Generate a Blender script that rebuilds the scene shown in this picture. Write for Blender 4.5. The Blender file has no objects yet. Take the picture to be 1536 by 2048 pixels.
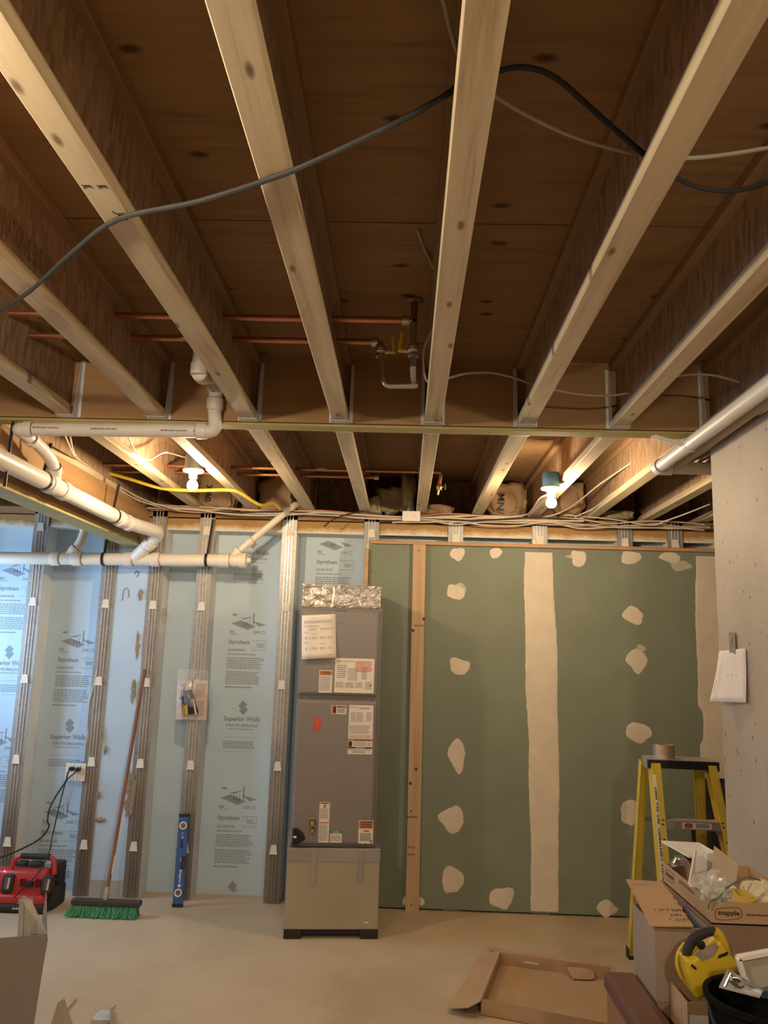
import bpy, bmesh, math, random
from mathutils import Vector, Matrix
import numpy as np
random.seed(7)
sc = bpy.context.scene
COL = sc.collection
PI = math.pi

# ------------------------------------------------------------------ camera
FOC, YAW, PITCH, ROLL, CAMH = 1600.0, -.0287, .1755, .0294, 1.6765
_cy, _sy, _cp, _sp = math.cos(YAW), math.sin(YAW), math.cos(PITCH), math.sin(PITCH)
FWD = Vector((_sy*_cp, _cy*_cp, _sp)); _r = Vector((_cy, -_sy, 0)); _u = _r.cross(FWD)
RGT = math.cos(ROLL)*_r + math.sin(ROLL)*_u
UPV = -math.sin(ROLL)*_r + math.cos(ROLL)*_u
cam = bpy.data.objects.new('camera', bpy.data.cameras.new('camera')); COL.objects.link(cam)
cam.data.sensor_fit = 'VERTICAL'; cam.data.sensor_height = 24.0
cam.data.lens = FOC/2048*24.0
cam.matrix_world = Matrix(((RGT.x, UPV.x, -FWD.x, 0), (RGT.y, UPV.y, -FWD.y, 0), (RGT.z, UPV.z, -FWD.z, CAMH), (0, 0, 0, 1)))
cam.data.clip_start = .05
sc.camera = cam

# ------------------------------------------------------------------ world, exposure, daylight
w = bpy.data.worlds.new('world'); sc.world = w; w.use_nodes = True
w.node_tree.nodes['Background'].inputs[0].default_value = (.62, .78, 1, 1)
w.node_tree.nodes['Background'].inputs[1].default_value = 1.0
sc.view_settings.view_transform = 'Standard'; sc.view_settings.look = 'None'
sc.view_settings.gamma = 1; sc.view_settings.use_curve_mapping = False
sc.view_settings.exposure = 0.16
BULB_W = 38.0            # watts given off by each bare bulb by the back wall
BULB_F = 82.0            # watts of the two bulbs behind the camera
BULB_COL = (1, .74, .44)     # warm bulbs by the back wall
BULB_COLF = (1, .82, .58)    # bulbs behind the camera
DAY_W = 50.0               # daylight through the window in the left wall
_l = bpy.data.lights.new('daylight', 'AREA'); _l.shape = 'RECTANGLE'; _l.size = 1.15; _l.size_y = .85
_l.energy = DAY_W; _l.color = (.45, .70, 1)
_lo = bpy.data.objects.new('daylight', _l); COL.objects.link(_lo)
_lo.location = (-3.67, 4.98, 1.72); _lo.rotation_euler = (0, math.radians(-90), 0)

# ------------------------------------------------------------------ measuring helpers (pixel of the 1536x2048 photo -> point on a real plane)
def ray(x, y): return FWD + RGT*((x-768)/FOC) + UPV*((1024-y)/FOC)
def at_y(x, y, v): d = ray(x, y); t = v/d.y; return Vector((d.x*t, v, CAMH+d.z*t))
def at_z(x, y, v): d = ray(x, y); t = (v-CAMH)/d.z; return Vector((d.x*t, d.y*t, v))
def at_x(x, y, v): d = ray(x, y); t = v/d.x; return Vector((v, d.y*t, CAMH+d.z*t))

# key dimensions of the room (metres)
S, X0, H, D, BY, TZ = .4064, .1056, 2.6775, 5.738, 3.415, 2.98
FD = D+.17                                   # face of the foam between the studs

# ------------------------------------------------------------------ materials
MATS = {}
class NT:
    def __init__(s, name):
        s.m = bpy.data.materials.new(name); s.m.use_nodes = True
        s.t = s.m.node_tree; s.b = s.t.nodes['Principled BSDF']
    def n(s, typ, **kw):
        q = s.t.nodes.new(typ)
        for k, v in kw.items():
            if k in q.inputs.keys(): q.inputs[k].default_value = v
            else: setattr(q, k, v)
        return q
    def l(s, a, b): s.t.links.new(a, b)
    def coord(s, scale=(1, 1, 1), rnd=True, rot=(0, 0, 0)):
        tc = s.n('ShaderNodeTexCoord'); mp = s.n('ShaderNodeMapping')
        mp.inputs['Scale'].default_value = scale; mp.inputs['Rotation'].default_value = rot
        s.l(tc.outputs['Object'], mp.inputs['Vector'])
        if rnd:
            oi = s.n('ShaderNodeObjectInfo'); mu = s.n('ShaderNodeMath', operation='MULTIPLY'); mu.inputs[1].default_value = 37
            s.l(oi.outputs['Random'], mu.inputs[0]); s.l(mu.outputs[0], mp.inputs['Location'])
        return mp.outputs[0]
    def ramp(s, fac, stops):
        r = s.n('ShaderNodeValToRGB'); e = r.color_ramp.elements
        while len(e) < len(stops): e.new(.5)
        for q, (p, c) in zip(e, stops): q.position = p; q.color = (*c, 1)
        s.l(fac, r.inputs[0]); return r.outputs[0]
    def mix(s, fac, a, b, blend='MIX'):
        m = s.n('ShaderNodeMix', data_type='RGBA', blend_type=blend)
        for v, i in ((fac, 0), (a, 6), (b, 7)):
            if isinstance(v, (int, float)): m.inputs[i].default_value = v
            elif isinstance(v, tuple): m.inputs[i].default_value = (*v, 1)
            else: s.l(v, m.inputs[i])
        return m.outputs[2]
    def bump(s, h, st=.3, dist=.01):
        b = s.n('ShaderNodeBump'); b.inputs['Strength'].default_value = st; b.inputs['Distance'].default_value = dist
        s.l(h, b.inputs['Height']); s.l(b.outputs[0], s.b.inputs['Normal'])
    def noise(s, vec, scale=5, detail=4, rough=.5, dist=0):
        q = s.n('ShaderNodeTexNoise'); q.inputs['Scale'].default_value = scale; q.inputs['Detail'].default_value = detail
        q.inputs['Roughness'].default_value = rough; q.inputs['Distortion'].default_value = dist
        s.l(vec, q.inputs['Vector']); return q.outputs['Fac']
def mul(c, k): return tuple(min(1, x*k) for x in c)

def plain(name, col, rough=.6, metal=0, var=.12, scale=14, bump=0, spec=.5, alpha=1, trans=0, emis=None, es=0):
    if name in MATS: return MATS[name]
    t = NT(name); b = t.b
    if var:
        v = t.coord()
        f = t.noise(v, scale, 5)
        t.l(t.ramp(f, [(.3, mul(col, 1-var)), (.7, mul(col, 1+var))]), b.inputs['Base Color'])
        if bump: t.bump(t.noise(v, scale*6, 3), bump, .004)
    else: b.inputs['Base Color'].default_value = (*col, 1)
    b.inputs['Roughness'].default_value = rough; b.inputs['Metallic'].default_value = metal
    b.inputs['Specular IOR Level'].default_value = spec
    b.inputs['Alpha'].default_value = alpha; b.inputs['Transmission Weight'].default_value = trans
    if emis: b.inputs['Emission Color'].default_value = (*emis, 1); b.inputs['Emission Strength'].default_value = es
    MATS[name] = t.m; return t.m

def wood(name, light, dark, sc3, knot=.06, knotsc=(7, 1.1, 7), kc=(.10, .05, .02), rough=.75, kd='3D'):
    t = NT(name)
    v = t.coord(sc3); g = t.noise(v, 1, 6, .6, .4)
    c = t.ramp(g, [(.30, dark), (.47, mul(light, .86)), (.66, light)])
    big = t.noise(t.coord((.9, .9, .9)), 1.5, 3)
    c = t.mix(.35, c, t.ramp(big, [(.3, mul(light, .72)), (.7, mul(light, 1.1))]), 'MULTIPLY') if False else t.mix(t.ramp(big, [(.35, (0, 0, 0)), (.75, (.35, .35, .35))]), c, mul(dark, 1.05))
    if knot:
        vo = t.n('ShaderNodeTexVoronoi', voronoi_dimensions=kd); vo.inputs['Scale'].default_value = 1; t.l(t.coord(knotsc), vo.inputs['Vector'])
        k = t.ramp(vo.outputs['Distance'], [(knot*.6, (.9, .9, .9)), (knot*1.5, (0, 0, 0))])
        sp = t.n('ShaderNodeSeparateColor'); t.l(vo.outputs['Color'], sp.inputs[0]); gt = t.n('ShaderNodeMath', operation='GREATER_THAN'); gt.inputs[1].default_value = .62; t.l(sp.outputs[0], gt.inputs[0]); k = t.mix(gt.outputs[0], (0, 0, 0), k)
        c = t.mix(k, c, kc)
    t.l(c, t.b.inputs['Base Color']); t.b.inputs['Roughness'].default_value = rough
    t.bump(g, .2, .004); MATS[name] = t.m; return t.m

def osb(name, a, b_, c_):
    t = NT(name)
    vo = t.n('ShaderNodeTexVoronoi'); vo.inputs['Scale'].default_value = 1
    t.l(t.coord((40, 60, 14), rot=(.25, 0, 0)), vo.inputs['Vector'])
    sp = t.n('ShaderNodeSeparateColor'); t.l(vo.outputs['Color'], sp.inputs[0])
    c = t.ramp(sp.outputs[0], [(0, c_), (.4, a), (.75, b_), (1, mul(a, .8))])
    n = t.noise(t.coord((6, 6, 60)), 3, 5)
    c = t.mix(t.ramp(n, [(.4, (0, 0, 0)), (.8, (.6, .6, .6))]), c, c_)
    t.l(c, t.b.inputs['Base Color']); t.b.inputs['Roughness'].default_value = .8
    t.bump(sp.outputs[0], .25, .003); MATS[name] = t.m; return t.m

def t_div(t, a, k):
    m = t.n('ShaderNodeMath', operation='DIVIDE'); t.l(a, m.inputs[0]); m.inputs[1].default_value = k; return m.outputs[0]
def galv(name, col, metal=.55, rough=.42, dark_low=False):
    t = NT(name); vo = t.n('ShaderNodeTexVoronoi'); vo.inputs['Scale'].default_value = 60; t.l(t.coord(), vo.inputs['Vector'])
    sp = t.n('ShaderNodeSeparateColor'); t.l(vo.outputs['Color'], sp.inputs[0])
    n = t.noise(t.coord((7, 7, 1.2)), 3, 6, .65)
    c = t.mix(t.ramp(n, [(.35, (0, 0, 0)), (.8, (.45, .45, .45))]), t.ramp(sp.outputs[0], [(0, mul(col, .88)), (1, mul(col, 1.1))]), mul((col[0], col[1]*.95, col[2]*.88), .7))
    if dark_low:  # blends to a darker brown towards the bottom, with a noisy edge
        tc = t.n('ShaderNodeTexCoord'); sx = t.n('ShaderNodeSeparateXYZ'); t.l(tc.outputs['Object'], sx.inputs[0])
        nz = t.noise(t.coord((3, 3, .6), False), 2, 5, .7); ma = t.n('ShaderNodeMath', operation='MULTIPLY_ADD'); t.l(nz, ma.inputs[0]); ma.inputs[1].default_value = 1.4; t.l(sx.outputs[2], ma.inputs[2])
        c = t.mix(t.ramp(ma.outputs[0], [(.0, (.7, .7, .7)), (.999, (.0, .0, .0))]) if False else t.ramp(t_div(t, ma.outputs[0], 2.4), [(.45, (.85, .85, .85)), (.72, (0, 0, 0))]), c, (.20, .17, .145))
    t.l(c, t.b.inputs['Base Color']); t.b.inputs['Metallic'].default_value = metal; t.b.inputs['Roughness'].default_value = rough
    MATS[name] = t.m; return t.m

M_FL = wood('pale_spruce', (.64, .52, .345), (.40, .28, .15), (30, 1.6, 30), .075, (10, 4, 10), (.16, .09, .045), kd='2D')
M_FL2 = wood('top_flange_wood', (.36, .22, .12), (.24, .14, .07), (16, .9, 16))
M_WEB = osb('strand_board', (.36, .235, .15), (.45, .31, .20), (.24, .15, .09))
M_PLY = wood('plywood', (.33, .195, .095), (.225, .125, .055), (2.2, 34, 8), .075, (3.2, 6, 1), (.045, .018, .008), kd='2D')
M_LVL = wood('laminated_veneer', (.40, .235, .11), (.26, .14, .06), (1.2, 14, 14), 0)
M_LVLY = wood('laminated_veneer_lengthwise', (.42, .25, .11), (.28, .15, .06), (14, 1.0, 14), .03, (3, 1.2, 3))
M_TREAT = wood('treated_plate', (.50, .42, .17), (.38, .31, .12), (1.5, 18, 18), 0)
M_STUD = wood('pine_stud', (.66, .46, .29), (.50, .32, .18), (22, 22, 1.1), .045, (9, 9, 1.6))
M_STRIP = wood('pine_strip', (.62, .38, .20), (.45, .24, .11), (1.1, 22, 22), .04, (1.6, 9, 9))
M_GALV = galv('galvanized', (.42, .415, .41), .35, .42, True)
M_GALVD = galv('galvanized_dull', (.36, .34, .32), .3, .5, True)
M_HANG = galv('hanger_steel', (.66, .67, .70), .3, .45)
M_RIB_GLINT = galv('galvanized_rib_glint', (.70, .70, .70), .5, .3, True)  # lighter than the strip: the ribs' reflected glint is put into the colour
M_BANDG = plain('smooth_galvanized', (.36, .355, .36), .4, .4, var=.08, scale=3)
M_BAND = None
def stained(name):
    t = NT(name); v = t.coord()
    n = t.noise(v, 9, 7, .7); g = t.n('ShaderNodeTexCoord')
    sx = t.n('ShaderNodeSeparateXYZ'); t.l(g.outputs['Generated'], sx.inputs[0])
    ad = t.n('ShaderNodeMath', operation='ADD'); t.l(n, ad.inputs[0]); t.l(sx.outputs[2], ad.inputs[1])
    t.l(t.ramp(ad.outputs[0], [(.62, (.74, .71, .66)), (.74, (.62, .50, .33)), (.95, (.55, .36, .17)), (1.3, (.42, .25, .10))]), t.b.inputs['Base Color'])
    t.b.inputs['Roughness'].default_value = .85; return t.m
M_BAND = stained('glue_stained_concrete')
M_FOAM = plain('blue_foam', (.51, .65, .79), .55, var=.05, scale=3)
M_FOAMW = plain('pale_foam_side', (.68, .66, .60), .7, var=.07, scale=5)
M_INK = plain('grey_ink', (.27, .32, .37), .7, var=0)
M_INKD = plain('black_ink', (.03, .03, .03), .6, var=0)
M_INKB = plain('brown_ink', (.10, .05, .025), .7, var=0)
M_CAP = plain('cream_plastic_cap', (.80, .74, .64), .5, var=.04)
M_GREEN = plain('green_board', (.232, .265, .213), .85, var=.06, scale=4, bump=.03)
M_MUD = plain('joint_compound', (.74, .66, .56), .8, var=.06, scale=9, bump=.06)
M_MUDT = plain('thin_joint_compound', (.52, .52, .44), .85, var=.1, scale=18)
M_PVC = plain('white_pvc', (.76, .72, .69), .4, var=.04, scale=6)
M_PVCC = plain('cream_pvc', (.78, .71, .60), .4, var=.05, scale=5)
M_PRIME = plain('purple_primer', (.30, .22, .30), .5, var=.2)
M_BLK = plain('black_plastic', (.018, .018, .02), .4, var=.1)
M_RUB = plain('black_rubber', (.025, .023, .022), .75, var=.2)
M_CU = plain('copper', (.55, .26, .15), .32, .9, var=.18, scale=9)
M_CUD = plain('dull_copper', (.30, .20, .16), .4, .8, var=.2, scale=9)
M_SOLD = plain('solder', (.55, .52, .48), .35, .9, var=.1)
M_BRASS = plain('brass', (.62, .45, .18), .3, .9, var=.1)
M_CHR = plain('chrome', (.75, .76, .78), .12, 1, var=.05)
M_WIRE = plain('cream_cable', (.66, .56, .46), .5, var=.08)
M_WIREG = plain('grey_cable', (.40, .36, .31), .45, var=.08)
M_WIRER = plain('red_cable', (.55, .22, .14), .5, var=.08)
M_YEL = plain('yellow_cable', (.78, .58, .06), .45, var=.05)
M_WHT = plain('white_plastic', (.80, .74, .70), .4, var=.03)
M_PORC = plain('porcelain', (.85, .83, .78), .25, var=.02)
M_BLUE = plain('blue_box_plastic', (.10, .30, .50), .45, var=.05)
M_PAPER = plain('paper', (.80, .74, .70), .8, var=.03)
M_UNIT = plain('grey_painted_steel', (.245, .225, .23), .42, .15, var=.03, scale=3)
M_UNIT2 = plain('grey_painted_steel_frame', (.20, .187, .19), .45, .15, var=.03, scale=3)
M_TAN = plain('tan_galvanized', (.42, .37, .30), .5, .2, var=.06, scale=3)
M_RED = plain('red_plastic', (.45, .035, .03), .4, var=.08)
M_REDS = plain('red_sticker', (.62, .07, .05), .5, var=.02)
M_ORG = plain('orange_print', (.62, .20, .06), .6, var=.03)
M_GRN = plain('green_print', (.05, .20, .10), .6, var=.03)
M_BRIS = plain('green_bristle', (.04, .24, .11), .6, var=.25, scale=60)
M_HAND = wood('broom_wood', (.29, .13, .07), (.19, .08, .04), (30, 30, 2), 0)
M_LEV = plain('blue_aluminium', (.045, .12, .36), .4, .2, var=.05)
M_FIB = plain('yellow_fibreglass', (.62, .47, .06), .5, var=.1, scale=6)
M_ALU = plain('brushed_aluminium', (.46, .43, .40), .4, .5, var=.1, scale=20)
M_CARD = plain('cardboard', (.47, .31, .18), .85, var=.07, scale=5, bump=.03)
M_CARDD = plain('dark_cardboard', (.27, .175, .12), .85, var=.08, scale=5)
M_CARDG = plain('greyish_cardboard', (.33, .25, .20), .8, var=.06, scale=5)
M_BROWN = wood('dark_brown_wood', (.15, .065, .045), (.09, .04, .03), (12, 2, 12), 0)
M_BROWNL = wood('reddish_brown_wood', (.30, .14, .06), (.20, .085, .04), (12, 2, 12), 0)
M_DUST = plain('grey_dust', (.30, .25, .20), .8, var=.25, scale=30)
M_TOOLY = plain('yellow_tool_plastic', (.66, .46, .03), .38, var=.08, scale=8)
M_FOIL = None
def foil():
    t = NT('foil_facing'); v = t.coord((1, 1, 1)); n = t.noise(v, 22, 4, .6, .6)
    t.b.inputs['Base Color'].default_value = (.62, .59, .55, 1); t.b.inputs['Metallic'].default_value = .95; t.b.inputs['Roughness'].default_value = .2
    t.bump(n, .7, .02); return t.m
M_FOIL = foil()
M_KRAFT = plain('kraft_paper', (.40, .27, .16), .75, var=.15, scale=6)
M_BATT = plain('glass_wool', (.42, .36, .22), .95, var=.3, scale=12, bump=.3)
M_GLASSC = plain('clear_plastic', (.9, .92, .93), .08, var=0, alpha=.12)
M_STY = plain('white_foam_board', (.82, .80, .80), .7, var=.03)

def floor_mat():
    t = NT('concrete_floor'); v = t.coord((1, 1, 1), False)
    a = t.noise(v, 1.3, 6, .6, .3); b = t.noise(v, 60, 3, .7); k = t.noise(v, 7, 6, .7)
    c = t.ramp(a, [(.3, (.45, .35, .235)), (.55, (.555, .445, .31)), (.75, (.60, .49, .355))])
    c = t.mix(t.ramp(k, [(.62, (0, 0, 0)), (.8, (.4, .4, .4))]), c, (.36, .28, .20))
    c = t.mix(t.ramp(b, [(.28, (.55, .55, .55)), (.36, (0, 0, 0))]), c, (.30, .24, .18))
    t.l(c, t.b.inputs['Base Color']); t.b.inputs['Roughness'].default_value = .62; t.bump(b, .05, .003); return t.m
M_FLOOR = floor_mat()
def conc_mat():
    t = NT('concrete_wall'); v = t.coord((1, 1, 1), False)
    a = t.noise(v, 2.2, 6, .6); vo = t.n('ShaderNodeTexVoronoi'); vo.inputs['Scale'].default_value = 17; t.l(t.coord((1, 1, .7), False), vo.inputs['Vector'])
    st = t.noise(t.coord((26, 26, .8), False), 1, 5, .6); gr = t.noise(v, 140, 3, .8)
    c = t.ramp(a, [(.3, (.40, .335, .275)), (.7, (.54, .465, .385))])
    c = t.mix(t.ramp(st, [(.55, (0, 0, 0)), (.8, (.3, .3, .3))]), c, (.33, .28, .24))
    c = t.mix(t.ramp(vo.outputs['Distance'], [(.07, (.9, .9, .9)), (.12, (0, 0, 0))]), c, (.13, .10, .08))
    t.l(c, t.b.inputs['Base Color']); t.b.inputs['Roughness'].default_value = .42; t.bump(gr, .7, .008); return t.m
M_CONC = conc_mat()
M_PAINT = plain('grey_concrete', (.45, .42, .38), .85, var=.1, scale=2)

# ------------------------------------------------------------------ mesh building
def V(*a): return Vector(a)
def catmull(p, n=8):
    p = [Vector(q) for q in p]; out = []
    for i in range(len(p)-1):
        a = p[i-1] if i else p[0]*2-p[1]; b = p[i]; c = p[i+1]; d = p[i+2] if i+2 < len(p) else p[-1]*2-p[-2]
        for k in range(n):
            s = k/n
            out.append(.5*((2*b)+(c-a)*s+(2*a-5*b+4*c-d)*s*s+(3*b-a-3*c+d)*s**3))
    out.append(p[-1]); return out
def fillet(p, r, n=5):
    p = [Vector(q) for q in p]; out = [p[0]]
    for i in range(1, len(p)-1):
        a = (p[i-1]-p[i]); b = (p[i+1]-p[i]); rr = min(r, a.length*.49, b.length*.49)
        s, e = p[i]+a.normalized()*rr, p[i]+b.normalized()*rr
        for k in range(n+1):
            t = k/n; out.append((1-t)**2*s+2*t*(1-t)*p[i]+t*t*e)
    out.append(p[-1]); return out

class MB:
    def __init__(s): s.v = []; s.f = []; s.mi = []
    def add(s, vs, fs, mi=0):
        o = len(s.v); s.v += [Vector(q) for q in vs]; s.f += [tuple(i+o for i in f) for f in fs]; s.mi += [mi]*len(fs); return s
    def hexa(s, p, mi=0):     # p: 4 bottom (ccw from above) + 4 top
        return s.add(p, [(3, 2, 1, 0), (4, 5, 6, 7), (0, 1, 5, 4), (1, 2, 6, 5), (2, 3, 7, 6), (3, 0, 4, 7)], mi)
    def box(s, a, b, mi=0):
        x0, y0, z0 = (min(a[i], b[i]) for i in range(3)); x1, y1, z1 = (max(a[i], b[i]) for i in range(3))
        return s.hexa([(x0, y0, z0), (x1, y0, z0), (x1, y1, z0), (x0, y1, z0), (x0, y0, z1), (x1, y0, z1), (x1, y1, z1), (x0, y1, z1)], mi)
    def bev(s, a, b, r, seg=2, mi=0, M=None):
        bm = bmesh.new(); bmesh.ops.create_cube(bm, size=1)
        c = [(a[i]+b[i])/2 for i in range(3)]; d = [abs(b[i]-a[i]) for i in range(3)]
        for q in bm.verts: q.co = Vector((c[0]+q.co.x*d[0], c[1]+q.co.y*d[1], c[2]+q.co.z*d[2]))
        bmesh.ops.bevel(bm, geom=list(bm.edges), offset=min(r, min(d)*.49), segments=seg, affect='EDGES', profile=.5)
        if M: bmesh.ops.transform(bm, matrix=M, verts=bm.verts)
        s.addbm(bm, mi); return s
    def addbm(s, bm, mi=0):
        bm.verts.index_update(); s.add([q.co.copy() for q in bm.verts], [tuple(q.index for q in f.verts) for f in bm.faces], mi); bm.free()
    def obox(s, c, X, Y, Z, mi=0):    # oriented box: centre and three full-size axis vectors
        c, X, Y, Z = (Vector(q) for q in (c, X, Y, Z)); X, Y, Z = X/2, Y/2, Z/2
        return s.hexa([c-X-Y-Z, c+X-Y-Z, c+X+Y-Z, c-X+Y-Z, c-X-Y+Z, c+X-Y+Z, c+X+Y+Z, c-X+Y+Z], mi)
    def bar(s, p, q, wx, wy, mi=0, ref=(0, 1, 0)):
        p, q = Vector(p), Vector(q); z = q-p; x = Vector(ref).cross(z).normalized(); y = z.normalized().cross(x)
        return s.obox((p+q)/2, x*wx, y*wy, z, mi)
    def tube(s, pts, r, n=10, mi=0, cap=True, close=False):
        pts = [Vector(q) for q in pts]; R = r if isinstance(r, (list, tuple)) else [r]*len(pts)
        vs = []; fs = []; u = None
        for i, p in enumerate(pts):
            t = (pts[min(i+1, len(pts)-1)]-pts[max(i-1, 0)]).normalized()
            if u is None:
                u = t.orthogonal().normalized()
            else:
                u = (u-t*u.dot(t)).normalized()
            w_ = t.cross(u)
            for k in range(n):
                a = 2*PI*k/n; vs.append(p+(u*math.cos(a)+w_*math.sin(a))*R[i])
        for i in range(len(pts)-1):
            for k in range(n):
                fs.append((i*n+k, i*n+(k+1) % n, (i+1)*n+(k+1) % n, (i+1)*n+k))
        if cap: fs.append(tuple(reversed(range(n)))); fs.append(tuple(range((len(pts)-1)*n, len(pts)*n)))
        return s.add(vs, fs, mi)
    def cyl(s, p, q, r, r2=None, n=16, mi=0): return s.tube([p, q], [r, r if r2 is None else r2], n, mi)
    def lathe(s, prof, base, axis=(0, 0, 1), n=20, mi=0):   # prof: (radius, height)
        ax = Vector(axis).normalized(); u = ax.orthogonal().normalized(); w_ = ax.cross(u); base = Vector(base)
        vs = []; fs = []; m = len(prof)
        for (r, h) in prof:
            for k in range(n):
                a = 2*PI*k/n; vs.append(base+ax*h+(u*math.cos(a)+w_*math.sin(a))*max(r, 1e-5))
        for i in range(m-1):
            for k in range(n): fs.append((i*n+k, i*n+(k+1) % n, (i+1)*n+(k+1) % n, (i+1)*n+k))
        return s.add(vs, fs, mi)
    def prism(s, poly, off, mi=0):      # poly: 3d points, extruded by vector off
        n = len(poly); poly = [Vector(q) for q in poly]; off = Vector(off)
        return s.add(poly+[q+off for q in poly], [tuple(reversed(range(n))), tuple(range(n, 2*n))]+[(i, (i+1) % n, n+(i+1) % n, n+i) for i in range(n)], mi)
    def quad(s, a, b, c, d, mi=0): return s.add([a, b, c, d], [(0, 1, 2, 3)], mi)
    def ring(s, c, u, v, r0, r1, n=24, mi=0):
        c, u, v = Vector(c), Vector(u), Vector(v); vs = []
        for k in range(n):
            a = 2*PI*k/n; d = u*math.cos(a)+v*math.sin(a); vs += [c+d*r0, c+d*r1]
        return s.add(vs, [(2*k, 2*k+1, (2*k+3) % (2*n), (2*k+2) % (2*n)) for k in range(n)], mi)
    def sheet(s, f, nu, nv, th=0, mi=0):   # f(u,v)->point
        vs = [Vector(f(i/nu, j/nv)) for j in range(nv+1) for i in range(nu+1)]
        fs = [(j*(nu+1)+i, j*(nu+1)+i+1, (j+1)*(nu+1)+i+1, (j+1)*(nu+1)+i) for j in range(nv) for i in range(nu)]
        return s.add(vs, fs, mi)
    def build(s, name, mat, parent=None, smooth=False, label=None, kind=None, solid=0):
        me = bpy.data.meshes.new(name); off = ORG.get(parent.name, Vector((0, 0, 0))) if parent else Vector((0, 0, 0))
        me.from_pydata([q-off for q in s.v], [], s.f)
        for m in (mat if isinstance(mat, (list, tuple)) else [mat]): me.materials.append(m)
        me.polygons.foreach_set('material_index', s.mi)
        me.validate(); 
        bm = bmesh.new(); bm.from_mesh(me); bmesh.ops.recalc_face_normals(bm, faces=bm.faces); bm.to_mesh(me); bm.free()
        if smooth:
            me.polygons.foreach_set('use_smooth', [True]*len(me.polygons)); me.set_sharp_from_angle(angle=math.radians(40))
        o = bpy.data.objects.new(name, me); COL.objects.link(o)
        if parent: o.parent = parent; ORG[o.name] = off
        if solid:
            md = o.modifiers.new('solid', 'SOLIDIFY'); md.thickness = solid; md.offset = 0
        if label: o['label'] = label
        if kind: o['kind'] = kind
        return o
ORG = {}
def thing(name, label, cat, loc, group=None):
    o = bpy.data.objects.new(name, None); COL.objects.link(o); o.location = loc; ORG[o.name] = Vector(loc)
    o.empty_display_size = .05
    o['label'] = label; o['category'] = cat
    if group: o['group'] = group
    return o
def tag(o, label, cat, group=None, kind=None):
    o['label'] = label; o['category'] = cat
    if group: o['group'] = group
    if kind: o['kind'] = kind
    return o
def struct(o, label=None):
    o['kind'] = 'structure'
    if label: o['label'] = label
    return o
def dup(root, loc, label, group=None):
    r = root.copy(); COL.objects.link(r); r.location = loc; r['label'] = label
    if group: r['group'] = group
    for c in root.children:
        k = c.copy(); COL.objects.link(k); k.parent = r
        for g in c.children:
            j = g.copy(); COL.objects.link(j); j.parent = k
    return r

_TX = {}
def text_geo(string):
    if string in _TX: return _TX[string]
    cu = bpy.data.curves.new('t', 'FONT'); cu.body = string; cu.size = 1; cu.offset = .038; cu.resolution_u = 2
    ob = bpy.data.objects.new('t', cu); COL.objects.link(ob)
    me = bpy.data.meshes.new_from_object(ob.evaluated_get(bpy.context.evaluated_depsgraph_get()))
    vs = [q.co.copy() for q in me.vertices]; fs = [tuple(p.vertices) for p in me.polygons]
    bpy.data.objects.remove(ob); bpy.data.curves.remove(cu); bpy.data.meshes.remove(me)
    if not vs: vs = [Vector((0, 0, 0))]; fs = []
    x0 = min(q.x for q in vs); x1 = max(q.x for q in vs); y0 = min(q.y for q in vs); y1 = max(q.y for q in vs)
    _TX[string] = ([((q.x-x0)/max(x1-x0, 1e-6), (q.y-y0)/max(y1-y0, 1e-6)) for q in vs], fs); return _TX[string]
def text(mb, string, o, u, v, w_, h, mi=0):    # o: lower-left corner; u,v unit directions; width, height
    o, u, v = Vector(o), Vector(u).normalized(), Vector(v).normalized(); vs, fs = text_geo(string)
    mb.add([o+u*(a*w_)+v*(b*h) for a, b in vs], fs, mi)
def para(mb, o, u, v, w_, h, rows, fill=.55, mi=0, rag=.15, seed=0):   # lines of small print; o upper-left
    rn = random.Random(seed); o, u, v = Vector(o), Vector(u).normalized(), Vector(v).normalized(); ph = h/rows
    for r in range(rows):
        x = 0; end = w_*(1-rag*rn.random())
        while x < end:
            l = min(rn.uniform(.02, .075)*w_*1.6, end-x); a = o+u*x-v*(r*ph)
            mb.quad(a-v*(ph*fill), a+u*l-v*(ph*fill), a+u*l, a, mi); x += l+w_*.016
# =================================================================== ROOM SHELL
XL, XR, YB, YW = -3.6, 3.2, -4.2, D+.30
m = MB(); m.box((XL-.1, YB-.1, -.12), (XR+.1, YW+.1, 0)); floor = struct(m.build('floor', M_FLOOR), 'bare tan concrete basement floor')
m = MB(); m.box((XL-.1, YB-.1, TZ+.019), (XR+.1, YW+.1, TZ+.06)); ceiling = struct(m.build('ceiling', M_PLY), 'plywood subfloor above the joists')
# plywood sheets, laid across the joists, joints open
row = 0; y = YB-.1
ys = [2.262-1.2192*i for i in range(6, 0, -1)]+[2.262+1.2192*i for i in range(0, 4)]
for i in range(len(ys)-1):
    x = X0-(12 if i % 2 else 9)*S
    while x < XR:
        a, b = max(x, XL-.1)+.0015, min(x+2.4384, XR+.1)-.0015
        if b-a > .05 and ys[i+1] > -1.4:
            q = MB(); q.box((a, ys[i]+.003, TZ), (b, min(ys[i+1], YW)-.003, TZ+.018)); q.build('plywood_sheet', M_PLY, ceiling)
        x += 2.4384
m = MB(); m.box((XL-.1, YB, 0), (XL, 4.35, TZ)); m.box((XL-.1, 5.6, 0), (XL, YW, TZ)); m.box((XL-.1, 4.35, 0), (XL, 5.6, 1.25)); m.box((XL-.1, 4.35, 2.2), (XL, 5.6, TZ))
struct(m.build('wall_left', M_PAINT), 'plain grey concrete wall at the left, out of frame')
wn = bpy.data.objects.new('window_1', None); COL.objects.link(wn); ORG['window_1'] = V(XL-.05, 4.98, 1.25); wn.location = (XL-.05, 4.98, 1.25); struct(wn, 'basement window in the left wall')
m = MB()
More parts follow.
